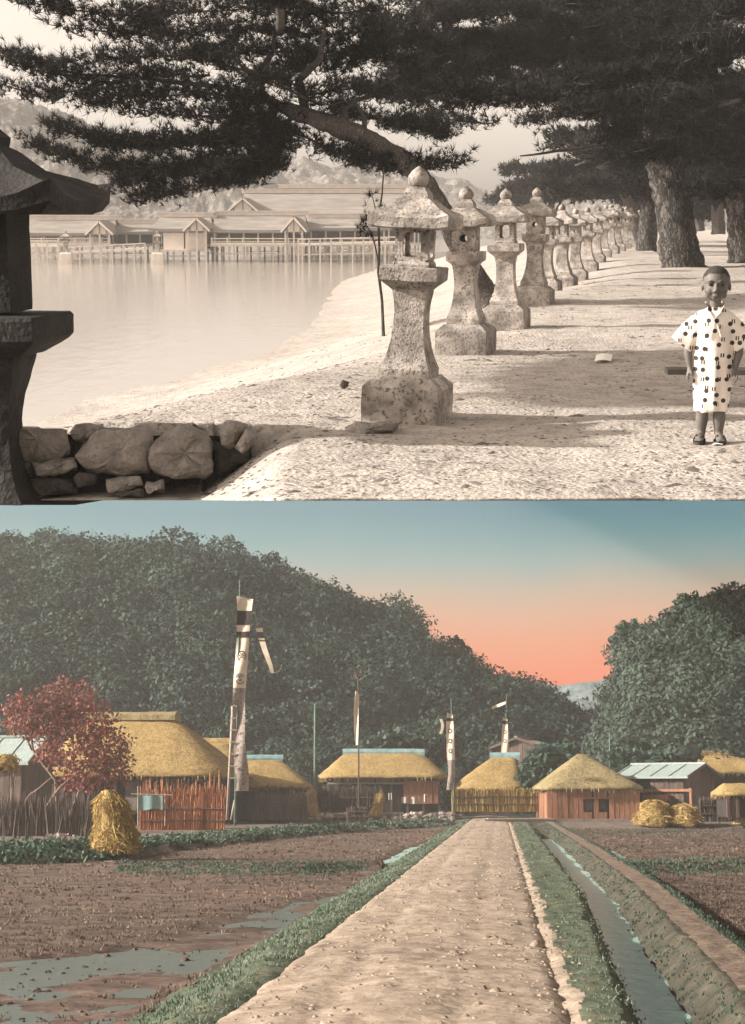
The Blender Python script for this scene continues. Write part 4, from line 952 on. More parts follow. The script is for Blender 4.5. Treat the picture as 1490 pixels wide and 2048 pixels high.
def thatch_roof(root, hx, hy, ze, zr, rl, mat, th=.32, ridge=None, seed=0, bow=.10, ridge_w=.45, off=0.0):
    """hipped straw roof: eave half sizes hx, hy; ridge half length rl (offset along x)"""
    mb = MB(); rs = []; L = 9
    rs.append(rrect(hx - .35, hy - .35, ze + .05)); rs.append(rrect(hx - .03, hy - .03, ze)); 
    for k in range(L + 1):
        t = k / L; e = t + bow * math.sin(math.pi * t)
        ring = rrect(lerp(hx, rl, t), lerp(hy, .22, t), ze + th * .55 + (zr - ze - th * .55) * e, pw=lerp(7, 4, t))
        rs.append([p + Vector((off * t, 0, 0)) for p in ring])
    mb.rings(rs); mb.rough(.06, 1.3, seed); mb.rough(.035, 5, seed)
    r = mb.build('thatch_roof', mat, root, smoothed=True)
    segs = []
    for k in range(int((hx + hy) * 34)):
        a = random.uniform(0, 2 * math.pi); c, s = math.cos(a), math.sin(a); q = (abs(c) ** 7 + abs(s) ** 7) ** (-1 / 7); f = random.uniform(.94, 1.0)
        p = Vector((hx * c * q * f, hy * s * q * f, ze + .10)); segs.append((p, p + Vector((c * .05, s * .05, -random.uniform(.15, .34)))))
    strands('eave_straw', segs, r, mat, .035)
    if ridge:
        m = MB(); n = 8; hw = ridge_w
        prof = [(-hw, -.30), (-hw * .95, .02), (-hw * .55, .22), (0, .28), (hw * .55, .22), (hw * .95, .02), (hw, -.30)]
        m.rings([[Vector((off + x, y, zr + z)) for y, z in prof] for x in np.linspace(-rl - .35, rl + .35, 9)], closed=True); m.rough(.03, 2, seed)
        m.build('ridge_cap', ridge, r)
    return r
def plank_wall(root, x0, x1, y, z0, z1, mat, w=.30, axis='x', gaps=()):
    n = max(1, round((x1 - x0) / w)); w = (x1 - x0) / n
    for i in range(n):
        c = x0 + w * (i + .5)
        if any(a < c < b for a, b in gaps): continue
        m = MB(); j = random.uniform(0, .04); pos = (c, y - j, (z0 + z1) / 2) if axis == 'x' else (y + j, c, (z0 + z1) / 2)
        d = (w - .025, .05, z1 - z0 + random.uniform(-.05, .03)) if axis == 'x' else (.05, w - .025, z1 - z0)
        m.box((0, 0, 0), d, ry=R(random.uniform(-.5, .5)) if axis == 'x' else 0); m.build('plank', mat, root, loc=pos)
def post(root, x, y, z0, z1, w=.15, mat=None, name='post'):
    m = MB(); m.box((0, 0, (z0 + z1) / 2), (w, w, z1 - z0)); return m.build(name, mat or M['pole_wood'], root, loc=(x, y, 0))
def bx(root, name, c, d, mat, **k): m = MB(); m.box((0, 0, 0), d, **k); return m.build(name, mat, root, loc=c)
def farmhouse(label, px0, px1, eave, ridge, rp, base, D, dep, thatch, ridge_mat, wallfn=None, rz=0.0, over=.75, inner='dark', name='thatched_house', seed=0, group='thatched houses of the village', bow=.10, rw=.45):
    s = D / F; b = at((px0 + px1) / 2, base, D); t = thing(name, label, 'house', (b.x, D + dep / 2, b.z), rz, group)
    zz = lambda r: (at(CX, r, D).z - b.z)
    hx = (px1 - px0) / 2 * s; ze, zr = zz(eave), zz(ridge); cx = (px0 + px1) / 2
    thatch_roof(t, hx, dep / 2 + over, ze, zr, (rp[1] - rp[0]) / 2 * s, thatch, ridge=ridge_mat, seed=seed, bow=bow, off=((rp[0] + rp[1]) / 2 - cx) * s, ridge_w=rw)
    wx_ = hx - over; bx(t, 'inner_wall', (0, .1, ze / 2), (2 * wx_ - .2, dep - .3, ze + .15), M[inner])
    if wallfn: wallfn(t, wx_, -dep / 2, ze + .1)
    return t
G = 'thatched houses of the village'
def w1(t, hx, y, ze):
    n = 7
    for i in range(n + 1): post(t, lerp(-hx, hx, i / n), y, -.1, ze, .2, M['pole_wood' if i in (3, 5) else 'plank'])
    bx(t, 'lintel', (0, y, ze - .25), (2 * hx, .14, .2), M['plank'])
    plank_wall(t, -hx, -hx + 3.0, y + .05, 0, ze - .3, M['plank'], .34)
    bx(t, 'shutter', (hx * .1, y + .06, ze * .55), (1.5, .06, ze * .7), M['plaster']); bx(t, 'shutter', (hx * .62, y + .06, ze * .5), (1.7, .06, ze * .8), M['plank'])
farmhouse('big thatched farmhouse beside the red-leaved tree', 60, 470, 1555, 1424, (150, 318), 1648, 94, 9.5, M['thatch'], M['thatch_grey'], w1, R(-4), seed=1, bow=.03, rw=.9)
farmhouse('thatched roof peeking out behind the big farmhouse, left of the great banner', 350, 486, 1552, 1480, (372, 442), 1640, 108, 7, M['thatch'], M['thatch'], None, 0, seed=2, bow=.06)
def w2(t, hx, y, ze):
    for i in range(6): post(t, lerp(-hx, hx, i / 5), y, -.1, ze, .16, M['plank'])
    plank_wall(t, -hx, hx, y + .06, 0, ze * .75, M['plank'], .36, gaps=[(-.6, .7)])
farmhouse('thatched house with a pale ridge just right of the great banner', 424, 618, 1577, 1515, (488, 548), 1640, 102, 7, M['thatch'], M['blue_cap'], w2, R(3), seed=3, bow=.04)
def w3(t, hx, y, ze):
    for i in range(8): post(t, lerp(-hx, hx, i / 7), y, -.1, ze, .15, M['plank'])
    bx(t, 'lintel', (0, y - .02, ze - .45), (2 * hx, .12, .14), M['pole_wood'])
    bx(t, 'plaster_band', (-hx * .35, y + .05, ze - .22), (hx * 1.1, .06, .42), M['plaster'])
    plank_wall(t, hx * .35, hx * .98, y - .12, ze * .36, ze - .25, M['red_plank'], .42)
    bx(t, 'dark_doorway', (hx * .12, y + .03, ze * .4), (1.6, .05, ze * .75), M['dark'])
    plank_wall(t, -hx, -hx * .1, y + .04, 0, ze * .65, M['plank'], .36)
farmhouse('thatched house with a long light blue ridge, behind the twig fence', 637, 897, 1557, 1502, (694, 842), 1638, 112, 7.5, M['thatch'], M['blue_cap'], w3, 0, seed=4, bow=.04)
farmhouse('thatched house with short blue ridge and yellow straw walls, at the road end', 914, 1066, 1580, 1510, (998, 1040), 1628, 112, 6.5, M['thatch'], M['blue_cap'], None, R(-8), seed=5, bow=.05)
def w5(t, hx, y, ze):
    plank_wall(t, -hx, hx, y - .02, .05, ze, M['red_plank'], .33, gaps=[(-.7, -.1), (.35, .85)])
    plank_wall(t, y, -y, -hx - .02, .05, ze, M['red_plank'], .36, 'y'); plank_wall(t, y, -y, hx - .02, .05, ze, M['red_plank'], .36, 'y')
    bx(t, 'window', (-.4, y + .02, ze * .52), (.6, .05, ze * .4), M['dark']); bx(t, 'window', (.6, y + .02, ze * .52), (.5, .05, ze * .32), M['dark'])
    for x in (-.4, .6):
        bx(t, 'plank', (x, y - .02, ze * .13), (.55, .05, ze * .26), M['red_plank']); bx(t, 'plank', (x, y - .02, ze * .86), (.55, .05, ze * .26), M['red_plank'])
    bx(t, 'rail', (.4, y - .09, ze * .70), (2.8, .08, .12), M['red_plank'])
    bx(t, 'stone_footing', (0, y - .05, .0), (2 * hx + .3, .5, .22), M['plaster'])
farmhouse('round-roofed thatched hut with reddish plank walls right of the road', 1084, 1292, 1580, 1506, (1172, 1186), 1641, 101, 6.4, M['thatch_grey'], None, w5, 0, over=.45, inner='dark', name='thatched_hut', seed=6, bow=.02)
farmhouse('thatched house with a pale stepped ridge behind the blue-roofed barn', 1368, 1580, 1548, 1506, (1408, 1470), 1610, 122, 6, M['thatch'], M['thatch'], None, 0, seed=7, rw=.7)
farmhouse('low thatched lean-to cut by the right edge, below the barn gable', 1448, 1560, 1592, 1566, (1462, 1560), 1632, 90, 3.5, M['thatch'], None, w2, 0, over=.3, seed=8)
# gabled buildings
def barn(label, px0, px1, eave, ridge, base, D, dep, roofm, wallm, rz, name='plank_barn', cat='barn', over=.5, red=True):
    s = D / F; b = at((px0 + px1) / 2, base, D); t = thing(name, label, cat, (b.x, D + dep / 2, b.z), rz)
    zz = lambda r: (at(CX, r, D).z - b.z); hx = (px1 - px0) / 2 * s; ze, zr = zz(eave), zz(ridge)
    for sg in (-1, 1):
        m = MB(); n = max(4, int(hx * 2 / 1.1)); L = math.hypot(dep / 2 + over, zr - ze); an = math.atan2(zr - ze, dep / 2 + over)
        m.grid(lambda u, v, sg=sg: (lerp(-hx - over, hx + over, u), sg * (dep / 2 + over) * v, zr - (zr - ze) * v), n, 8); m.grid(lambda u, v, sg=sg: (lerp(-hx - over, hx + over, u), sg * (dep / 2 + over) * v, zr - .14 - (zr - ze) * v), n, 8)
        m.grid(lambda u, v, sg=sg: (lerp(-hx - over, hx + over, u), sg * (dep / 2 + over), ze - .14 * v), n, 1)
        rf = m.build('roof', roofm, t)
        for i in range(n + 1):                       # battens of the roof, one by one
            q = MB(); q.box((lerp(-hx - over + .03, hx + over - .03, i / n), sg * (dep / 2 + over) / 2, (zr + ze) / 2 + .03), (.07, L, .05), rx=-sg * an); q.build('roof_batten', roofm, rf)
        for ex in (-1, 1):
            q = MB(); q.box((ex * (hx + over), sg * (dep / 2 + over) / 2, (zr + ze) / 2 - .05), (.08, L, .2), rx=-sg * an); q.build('barge_board', M['plank'], rf)
    m = MB(); m.box((0, 0, zr + .05), (2 * hx + 2 * over + .1, .3, .14)); m.build('ridge', roofm, t)
    m = MB(); m.box((0, 0, ze / 2), (2 * hx - .1, dep - .1, ze - .05)); m.build('inner_wall', M['dark'], t)
    plank_wall(t, -hx, hx, -dep / 2, 0, ze - .05, wallm, .36, gaps=[(-hx * .5, -hx * .1)])
    for ex in (-1, 1):
        k = max(4, round(dep / .4))
        for i in range(k):
            y = lerp(-dep / 2, dep / 2, (i + .5) / k); zt = zr - (zr - ze) * abs(y) / (dep / 2 + over) - .15
            m = MB(); m.box((0, 0, zt / 2), (.05, dep / k - .025, zt)); m.build('plank', wallm, t, loc=(ex * hx, y, 0))
    return t
t = barn('plank barn with a pale blue batten roof and open front, right of the hut', 1290, 1420, 1553, 1527, 1618, 104, 5.5, M['blue_tile'], M['plank'], R(-34))
bx(t, 'door_beam', (.6, -2.95, 1.25), (4.6, .16, .18), M['red_plank']); bx(t, 'feed_trough', (.4, -3.1, .75), (1.8, .5, .4), M['red_plank']); post(t, -1.6, -2.95, 0, 1.4, .16, M['red_plank']); post(t, 2.8, -2.95, 0, 1.4, .16, M['red_plank'])
barn('small house with a brown gable roof behind the banner at the road end', 1026, 1076, 1494, 1474, 1530, 122, 4.0, M['brown_tile'], M['plank'], R(62), 'gabled_house', 'house', .4)
t = barn('house with a pale blue tiled roof cut by the left edge', -190, 58, 1526, 1472, 1640, 88, 4.5, M['blue_tile'], M['plank'], R(-10), 'gabled_house', 'house', .6)

# straw walls and screens
def straw_screen(label, p0, p1, top_, bot, D, mat, name, n, w=.03, jag=6, lean=.06, rails=True, cat='fence', group=None):
    s = D / F; b = at((p0 + p1) / 2, bot, D); t = thing(name, label, cat, b, 0, group); hw = (p1 - p0) / 2 * s; h = (bot - top_) * s; segs = []
    for i in range(n):
        x = random.uniform(-hw, hw); hh = h * random.uniform(.72, 1.0) + random.gauss(0, jag * s * .5)
        segs.append((Vector((x, random.uniform(-.08, .08), -.05)), Vector((x + random.gauss(0, lean), random.uniform(-.1, .1), hh))))
    strands('reeds', segs, t, mat, w)
    if rails:
        for k in (.3, .62): m = MB(); m.tube([(-hw, -.12, h * k), (0, -.13, h * k + .03), (hw, -.12, h * k)], .03, 6); m.build('rail', M['plank'], t)
    for x in np.linspace(-hw, hw, max(3, int(hw))): m = MB(); m.tube([(x, .05, -.2), (x, .05, h * .9)], .04, 6); m.build('stake', M['plank'], t)
    return t
straw_screen('yellow straw wall of the house at the end of the road', 906, 1086, 1578, 1622, 106, M['straw'], 'straw_screen', 1500, .04, 3, .05, cat='straw wall')
straw_screen('orange-red reed fence in front of the big thatched farmhouse', 282, 446, 1592, 1664, 78, M['reed_red'], 'reed_fence', 2400, .028, 30)
straw_screen('grey twig fence in front of the blue-ridged house', 638, 762, 1576, 1632, 103, M['reed_grey'], 'twig_fence', 900, .028, 8)
straw_screen('grey brush fence below the banner beside the orange reed fence', 500, 612, 1588, 1640, 96, M['reed_grey'], 'brush_fence', 700, .03, 10)
straw_screen('pale woven fence between the straw stacks at the far right', 1402, 1478, 1596, 1642, 95, M['reed_grey'], 'woven_fence', 700, .03, 3)
straw_screen('dim brushwood fence in front of the house at the left edge', -60, 190, 1598, 1690, 66, M['reed_grey'], 'brushwood_fence', 1300, .022, 20, .18, rails=False)
straw_screen('short dark board fence in the middle of the stone heap', 695, 735, 1614, 1642, 94, M['reed_grey'], 'board_fence', 160, .05, 2, .01)

def straw_stack(label, pxc, wpx, top_, bot, D, n=900, lean=0.0, name='straw_stack', w=.02):
    s = D / F; b = at(pxc, bot, D); t = thing(name, label, 'straw stack', b, 0, 'straw stacks'); h = (bot - top_) * s; r = wpx / 2 * s
    prof = lambda k: r * (1.0 - .10 * k - .30 * k * k) * (1 - smooth((k - .78) / .22) * .62) * (.92 + .08 * math.sin(k * 9))
    m = MB(); m.rings([[Vector((lean * k * h + prof(k) * .93 * math.cos(a), prof(k) * .93 * math.sin(a), h * k * .98)) for a in np.linspace(0, 2 * math.pi, 20, endpoint=False)] for k in np.linspace(0, 1, 12)])
    m.rough(.22 * r, 2.2 / r, n); m.rough(.08 * r, 7 / r, n); m.build('straw_body', M['straw_body'], t, smoothed=True)
    segs = []
    for i in range(n):
        a = random.uniform(0, 6.28); k = random.uniform(.02, 1); q = prof(k) * random.uniform(.80, 1.10); p = Vector((lean * k * h + q * math.cos(a), q * math.sin(a), h * k)); k2 = max(-.02, k - random.uniform(-.05, .25)); q2 = prof(min(1, max(0, k2))) * random.uniform(.9, 1.3)
        a2 = a + random.gauss(0, .35); segs.append((p, Vector((lean * k2 * h + q2 * math.cos(a2), q2 * math.sin(a2), h * k2))))
    strands('straw', segs, t, M['straw'], w); return t
straw_stack('tall golden straw stack in front of the orange reed fence', 234, 92, 1584, 1704, 46.5, 1700, -.16, w=.013)
straw_stack('low straw stack right of the plank hut', 1308, 78, 1600, 1648, 93, 700)
straw_stack('low straw stack between the hut and the woven fence', 1368, 74, 1608, 1648, 93, 700)
straw_stack('straw stack cut by the right edge', 1492, 46, 1602, 1648, 92, 600)
straw_stack('grey-gold sheaf leaning on the twig fence by the doorway', 750, 26, 1582, 1634, 101, 300, .25, 'straw_sheaf')
straw_stack('straw shock tied round the foot of the green pole', 622, 30, 1576, 1634, 99, 300, 0, 'straw_shock')

# banners
def nobori(label, pole, D, pw, cloth, bands, crests, pole_mat, print_from=None, supports=None, name='festival_banner', tip=None):
    """pole: (px_top,row_top,px_base,row_base); cloth: list of (row, px_left, px_right); bands: (row0,row1); crests: (row, r px, style)"""
    b = at(pole[2], pole[3], D); t = thing(name, label, 'banner', b, 0, 'festival banners')
    m = MB(); P0 = at(pole[2], pole[3] + 4, D + .12) - b; P1 = at(pole[0], pole[1], D + .12) - b; m.tube([P0, P0.lerp(P1, .5), P1], [pw, pw * .8, pw * .45], 8); m.build('pole', pole_mat, t, smoothed=True)
    rows = [c[0] for c in cloth]; L = [c[1] for c in cloth]; Rr = [c[2] for c in cloth]
    def cp(u, row, off=0): 
        px = lerp(interp(row, rows, L), interp(row, rows, Rr), u); p = at(px, row + (u * 6 if row < rows[0] + 1 else 0), D - off) - b
        p.y += .10 * math.sin(row * .045) + .06 * math.sin(u * 5 + row * .03); return p
    n = max(8, int((rows[-1] - rows[0]) / 5)); spl = rows[-1] if print_from is None else print_from
    def patch(r0, r1, mat, nm, par, off=0.0, u0=0, u1=1):
        m = MB(); k = max(1, int((r1 - r0) / 5)); m.grid(lambda u, v: cp(lerp(u0, u1, u), lerp(r1, r0, v), off), 6, k); return m.build(nm, mat, par, smoothed=True)
    c = patch(rows[0], spl, M['cloth'], 'cloth', t)
    if print_from: patch(spl, rows[-1], M['cloth_print'], 'printed_cloth', t)
    for r0, r1 in bands: patch(r0, r1, M['ink'], 'black_band', c, .03, .0, 1.0)
    for row, rp, st in crests:
        px = (interp(row, rows, L) + interp(row, rows, Rr)) / 2
        def disc(r0, r1, nm, a0=0, a1=2 * math.pi, k=24, sx=.78):
            m = MB(); m.grid(lambda u, v: (lambda q: q - b + Vector((0, .10 * math.sin(q_row(v, u) * .045), 0)))(at(px + sx * lerp(r0, r1, v) * math.cos(lerp(a0, a1, u)), q_row(v, u), D - .06)), k, 1); m.build(nm, M['crest'], c)
        q_row = lambda v, u: row
        def ringm(r0, r1, nm, a0, a1, k, sx=.80):
            m = MB(); vs = []
            for v in (0, 1):
                for i in range(k + 1):
                    a = lerp(a0, a1, i / k); rr = r0 if v == 0 else r1
                    p = at(px + sx * rr * math.cos(a), row - rr * math.sin(a), D - .07) - b; p.y += .10 * math.sin(row * .045); vs.append(p)
            m.add(vs, [(i, i + 1, k + 2 + i, k + 1 + i) for i in range(k)]); m.build(nm, M['crest'], c)
        if st == 'flower':
            ringm(rp * .76, rp, 'crest_ring', 0, 2 * math.pi, 24)
            for q in range(7): ringm(rp * .12, rp * .62, 'crest_petal', 2 * math.pi * q / 7, 2 * math.pi * q / 7 + .5, 3)
        elif st == 'arrow':
            ringm(rp * .80, rp, 'crest_ring', R(25), R(165), 12); ringm(rp * .80, rp, 'crest_ring', R(195), R(335), 12)
            ringm(0, rp * .66, 'crest_mark', R(60), R(140), 3); ringm(0, rp * .5, 'crest_mark', R(190), R(350), 4)
        else: ringm(rp * .55, rp, 'crest_ring', 0, 2 * math.pi, 14)
    if supports:
        for q in supports:
            m = MB(); A, B = at(q[0], q[1], D + .25) - b, at(q[2], q[3], D + .25) - b; m.tube([A, B], [q[4], q[4] * .8], 7); m.build('support_post', pole_mat if len(q) < 6 else M[q[5]], t, smoothed=True)
    return t
GB = 'festival banners'
t = nobori('great white banner with black bands and round crests beside the big farmhouse', (480, 1160, 470, 1648), 76, .07,
       [(1193, 474, 507), (1230, 475, 503), (1265, 473, 499), (1300, 471, 497), (1400, 465, 490), (1480, 466, 490), (1540, 469, 497), (1582, 469, 497)],
       [(1222, 1250), (1263, 1275)], [(1312, 11, 'flower'), (1358, 11, 'arrow')], M['green_pole'], 1376,
       [(466, 1412, 454, 1640, .085, 'pole_wood'), (470, 1600, 462, 1640, .07, 'pole_wood')])
b0 = Vector(t.location)
for i, r in enumerate((1412, 1436, 1460, 1484, 1508, 1532, 1556)):
    m = MB(); m.tube([at(interp(r, [1412, 1640], [464, 452]), r, 75.9) - b0, at(474, r + 1, 75.9) - b0], .035, 6); m.build('rung', M['pole_wood'], t)
m = MB(); m.tube([at(472, 1193, 76) - b0, at(490, 1196, 76) - b0, at(508, 1204, 76) - b0], .035, 6); m.build('cross_arm', M['pole_wood'], t)
# streamer hanging from the cross arm
sp_ = [(1256, 511, 525), (1278, 517, 529), (1300, 524, 535), (1330, 536, 545), (1346, 542, 548)]
m = MB(); m.grid(lambda u, v: at(lerp(interp(lerp(1346, 1256, v), [c[0] for c in sp_], [c[1] for c in sp_]), interp(lerp(1346, 1256, v), [c[0] for c in sp_], [c[2] for c in sp_]), u), lerp(1346, 1256, v), 76 - .1 * math.sin(v * 6)) - b0, 4, 16); st = m.build('streamer', M['cloth'], t, smoothed=True)
for r0, r1 in ((1264, 1276), (1280, 1283)):
    m = MB(); m.grid(lambda u, v: at(lerp(interp(lerp(r1, r0, v), [c[0] for c in sp_], [c[1] for c in sp_]), interp(lerp(r1, r0, v), [c[0] for c in sp_], [c[2] for c in sp_]), u), lerp(r1, r0, v), 75.8) - b0, 4, 3); m.build('black_band', M['ink'], st)
m = MB(); m.tube([at(507, 1205, 76) - b0, at(511, 1230, 76) - b0, at(515, 1257, 76) - b0], .014, 5); m.tube([at(546, 1346, 76) - b0, at(556, 1344, 76) - b0, at(562, 1337, 76) - b0, at(563, 1329, 76) - b0], .016, 5); m.build('cord', M['pole_wood'], t); t.children[-1]['kind'] = 'stuff'
nobori('thin pale banner on the tall brown pole before the blue-ridged house', (716, 1345, 718, 1642), 98, .065, [(1382, 711, 719), (1420, 707, 717), (1460, 708, 717), (1490, 711, 717)], [], [], M['plank'])
nobori('crested white banner on the pole at the right end of the blue-ridged house', (902, 1396, 909, 1618), 104, .06, [(1424, 894, 905), (1450, 892, 907), (1500, 893, 909), (1545, 897, 911), (1580, 893, 911)], [(1436, 1442)], [(1462, 5, 'ring'), (1482, 5, 'ring'), (1502, 5, 'ring')], M['green_pole'], 1520)
t = nobori('short white banner with a dark square rising behind the short blue ridge', (1013, 1388, 1010, 1560), 118, .06, [(1434, 1006, 1015), (1460, 1004, 1016), (1500, 1002, 1017), (1530, 1002, 1017)], [(1441, 1448)], [(1464, 4, 'ring'), (1482, 4, 'ring')], M['green_pole'])
b0 = Vector(t.location); m = MB(); m.grid(lambda u, v: at(lerp(984, 1012, u), lerp(1416, 1405, u) + 6 * v - 3, 117.8 + .2 * math.sin(u * 5)) - b0, 8, 2); m.build('streamer', M['cloth'], t, smoothed=True)
# pompon of straw on the brown pole, and the small streamer beside the crested banner
b = at(716, 1348, 98); t = thing('straw_pompon', 'ragged straw pompon on top of the tall brown pole', 'pompon', b)
segs = []
for i in range(160):
    d = Vector((random.gauss(0, 1), random.gauss(0, 1), random.gauss(0, 1))).normalized(); segs.append((d * .04, d * random.uniform(.25, .42)))
o = strands('straw', segs, t, M['reed_grey'], .03)
m = MB(); m.grid(lambda u, v: at(lerp(878, 884, u) + 4 * math.sin(v * 3) , lerp(1468, 1438, v), 104), 2, 8)
tag(m.build('small_streamer', M['cloth'], smoothed=True), 'small pale streamer hanging left of the crested banner', 'streamer')
# bare green pole
m = MB(); m.tube([at(629, 1640, 100), at(630, 1520, 100), at(630, 1408, 100)], [.10, .085, .06], 8); tag(m.build('bare_pole', M['green_pole'], smoothed=True), 'plain green pole without a banner between two thatched houses', 'pole')
m = MB(); m.tube([at(1220, 1540, 118), at(1219, 1465, 118)], [.07, .05], 7); tag(m.build('bare_pole', M['green_pole'], smoothed=True), 'short pole standing behind the round-roofed hut', 'pole')

# washing
t = thing('washing_pole', 'washing pole with a blue cloth in front of the big farmhouse', 'washing line', at(300, 1650, 77.5))
b0 = Vector(t.location)
for px in (276, 330): m = MB(); m.tube([at(px, 1652, 77.5) - b0, at(px, 1572 if px < 300 else 1586, 77.5) - b0], .03, 6); m.build('post', M['pole_wood'], t)
m = MB(); m.tube([at(262, 1588, 77.4) - b0, at(345, 1590, 77.4) - b0], .025, 6); m.build('bar', M['pole_wood'], t)
m = MB(); m.grid(lambda u, v: at(lerp(277, 325, u), lerp(1619, 1591, v) + 2 * math.sin(u * 7) * (1 - v), 77.35 + .05 * math.sin(u * 9)), 10, 6)
tag(m.build('blue_cloth', M['blue_cloth'], smoothed=True), 'light blue cloth hung over the washing pole', 'cloth')
m = MB(); m.tube([at(776, 1590, 105), at(812, 1596, 105), at(856, 1589, 105)], .012, 5); tag(m.build('clothesline', M['plank']), 'slack cord with white washing before the blue-ridged house', 'cord')
for i, (p0, p1, r0, r1, lab) in enumerate([(803, 818, 1594, 1606, 'first white cloth drying on the slack cord, nearest the twig fence'), (822, 838, 1594, 1608, 'middle white cloth drying on the slack cord'), (848, 854, 1588, 1604, 'narrow white cloth at the far end of the slack cord'), (777, 783, 1586, 1600, 'narrow pale cloth hung beside the dark doorway')]):
    m = MB(); m.grid(lambda u, v: at(lerp(p0, p1, u), lerp(r1, r0, v), 104.8 + .06 * math.sin(u * 8 + i)), 6, 5); tag(m.build('white_cloth', M['linen'], smoothed=True), lab, 'cloth', 'white washing on the cord')

# heap of stones and firewood along the village edge
t = thing('stone_heap', 'long low heap of stones and firewood in front of the blue-ridged house', 'stone heap', at(770, 1640, 95))
b0 = Vector(t.location)
for i in range(120):
    px = random.choice((random.uniform(600, 905), random.uniform(790, 905))); r = random.uniform(1622, 1643); D = random.uniform(92, 98)
    p = gnd(px, r, -.02); D = min(101, max(90, p.y)); p = Vector((at(px, r, D).x, D, .0 + random.uniform(0, .5)))
    m = MB()
    if random.random() < .65: m.lathe([(.02, -.14), (.2, -.1), (.26, 0), (.18, .12), (.03, .16)], 8, (0, 0, 0), random.uniform(.7, 1.6), 1); m.rough(.07, 4, i)
    else: m.tube([(-random.uniform(.4, .8), 0, 0), (random.uniform(.4, .8), .1, random.uniform(-.1, .15))], .06, 6)
    m.build('stone' if len(m.v) > 20 else 'firewood_log', M['linen' if i % 3 == 0 else 'plaster'], t, loc=p - b0)
# a plank footbridge where the road enters the village
t = thing('plank_bridge', 'small plank footbridge over the ditch at the road end', 'footbridge', at(1040, 1641, 99))
for k in range(5): bx(t, 'plank', (0, -.5 + k * .26, .12), (4.2, .22, .07), M['pole_wood'])
bx(t, 'beam', (0, -.75, -.02), (4.4, .14, .16), M['plank']); bx(t, 'beam', (0, .75, -.02), (4.4, .14, .16), M['plank'])

# ------------------------------------------------------------------ grass, stubble, clods
def blades(name, label, cat, pts, h, mat, w=.012, k=5, lean=.5):
    P = np.array(pts); n = len(P); rng = np.random.RandomState(n); P = np.repeat(P, k, 0) + rng.normal(0, .04, (n * k, 3)) * np.array([1, 1, 0])
    d = rng.normal(0, lean, (n * k, 3)); d[:, 2] = 1; d /= np.linalg.norm(d, axis=1, keepdims=True); side = np.cross(d, rng.normal(0, 1, d.shape)); side /= np.linalg.norm(side, axis=1, keepdims=True)
    hh = (np.repeat(h, k) * rng.uniform(.5, 1.2, n * k))[:, None]; ww = (np.repeat(w, k) if hasattr(w, '__len__') else np.full(n * k, w))[:, None]
    V = np.stack([P - side * ww, P + side * ww, P + d * hh], 1).reshape(-1, 3)
    return tag(mesh_obj(name, np_mesh(name, V, np.arange(len(V)).reshape(-1, 3)), mat), label, cat, kind='stuff')
rng = np.random.RandomState(3)
def rD(a, b): return a * (b / a) ** rng.rand()
P, H, Wd = [], [], []
for _ in range(3800):
    D = rD(9.5, 100); t = rng.uniform(-3.15, -2.15) + .22 * nz((D * .6, 0, 9)) + .12 * nz((D * 2.3, 0, 4)); x = rx(t, D); P.append((x, D, lerp(z_left(x, D), 0, smooth((t + 3.25) / 1.0)) - .01)); H.append(rng.uniform(.02, .055) * (1 + D * .012)); Wd.append(.004 + D * .0004)
blades('verge_grass', 'short green grass along the left edge of the road', 'grass', P, H, M['grass'], Wd)
P, H, Wd = [], [], []
for _ in range(1300):
    D = rD(9.5, 95); t = lerp(.70, tc(D) - hwD(D) - .10, rng.rand()) ; x = rx(t, D); P.append((x, D, z_vr(t, x, D) - .01)); H.append(rng.uniform(.012, .04) * (1 + D * .012)); Wd.append(.004 + D * .0004)
blades('verge_grass', 'grass strip between the road and the ditch', 'grass', P, H, M['grass'], Wd)
P, H, Wd = [], [], []
for _ in range(3600):
    D = rD(10, 90); t = tc(D) + hwD(D) + rng.uniform(.0, .42) if rng.rand() < .25 else tS(D) + rng.uniform(0, .55); x = rx(t, D); z = z_bank(t, x, D) if t < tS(D) - .1 else lerp(.02, z_right(x, D), smooth((t - tS(D)) / .58)); P.append((x, D, z - .01)); H.append(rng.uniform(.015, .045) * (1 + D * .012)); Wd.append(.004 + D * .0004)
blades('bank_grass', 'rough grass on both sides of the bund path', 'grass', P, H, M['grass_dark'], Wd)
P, H, Wd = [], [], []
for RL, zf, n in ((RIDGES_L, z_left, 1300), (RIDGES_R, z_right, 1600)):
    for _ in range(n):
        Q = RL[rng.randint(len(RL))]; px = rng.uniform(Q[0][0], Q[-1][0]); row = interp(px, [q[0] for q in Q], [q[1] for q in Q]) + rng.normal(0, 2.6)
        p = gnd(px, row, -.25); P.append((p.x, p.y, zf(p.x, p.y) - .01)); H.append(rng.uniform(.03, .09)); Wd.append(.022)
blades('bund_grass', 'dark grass on the low banks that divide the fields', 'grass', P, H, M['grass_dark'], Wd, 5)
def garden():
    L = []
    for _ in range(330):
        px = rng.uniform(-20, 900); D = Dv_left(px) + rng.uniform(-.3, 5.0); x = (px - CX) / F * D; z = z_left(x, D); r = rng.uniform(.18, .55) * (1.25 if px < 300 else .9)
        k = int(26 + 60 * r); d = rng.normal(0, 1, (k, 3)); d /= np.linalg.norm(d, axis=1, keepdims=True); d[:, 2] = abs(d[:, 2])
        L.append(np.array((x, D, z)) + d * r * np.array((1.3, 1.0, .8)) * rng.uniform(.5, 1.0, (k, 1)))
    tag(mesh_obj('garden_plants', leaves_mesh('garden_plants', np.vstack(L), .10, 5, .6), M['grass_dark']), 'dark green vegetables and weeds along the edge of the village', 'plants', kind='stuff')
garden()
P, H, Wd = [], [], []
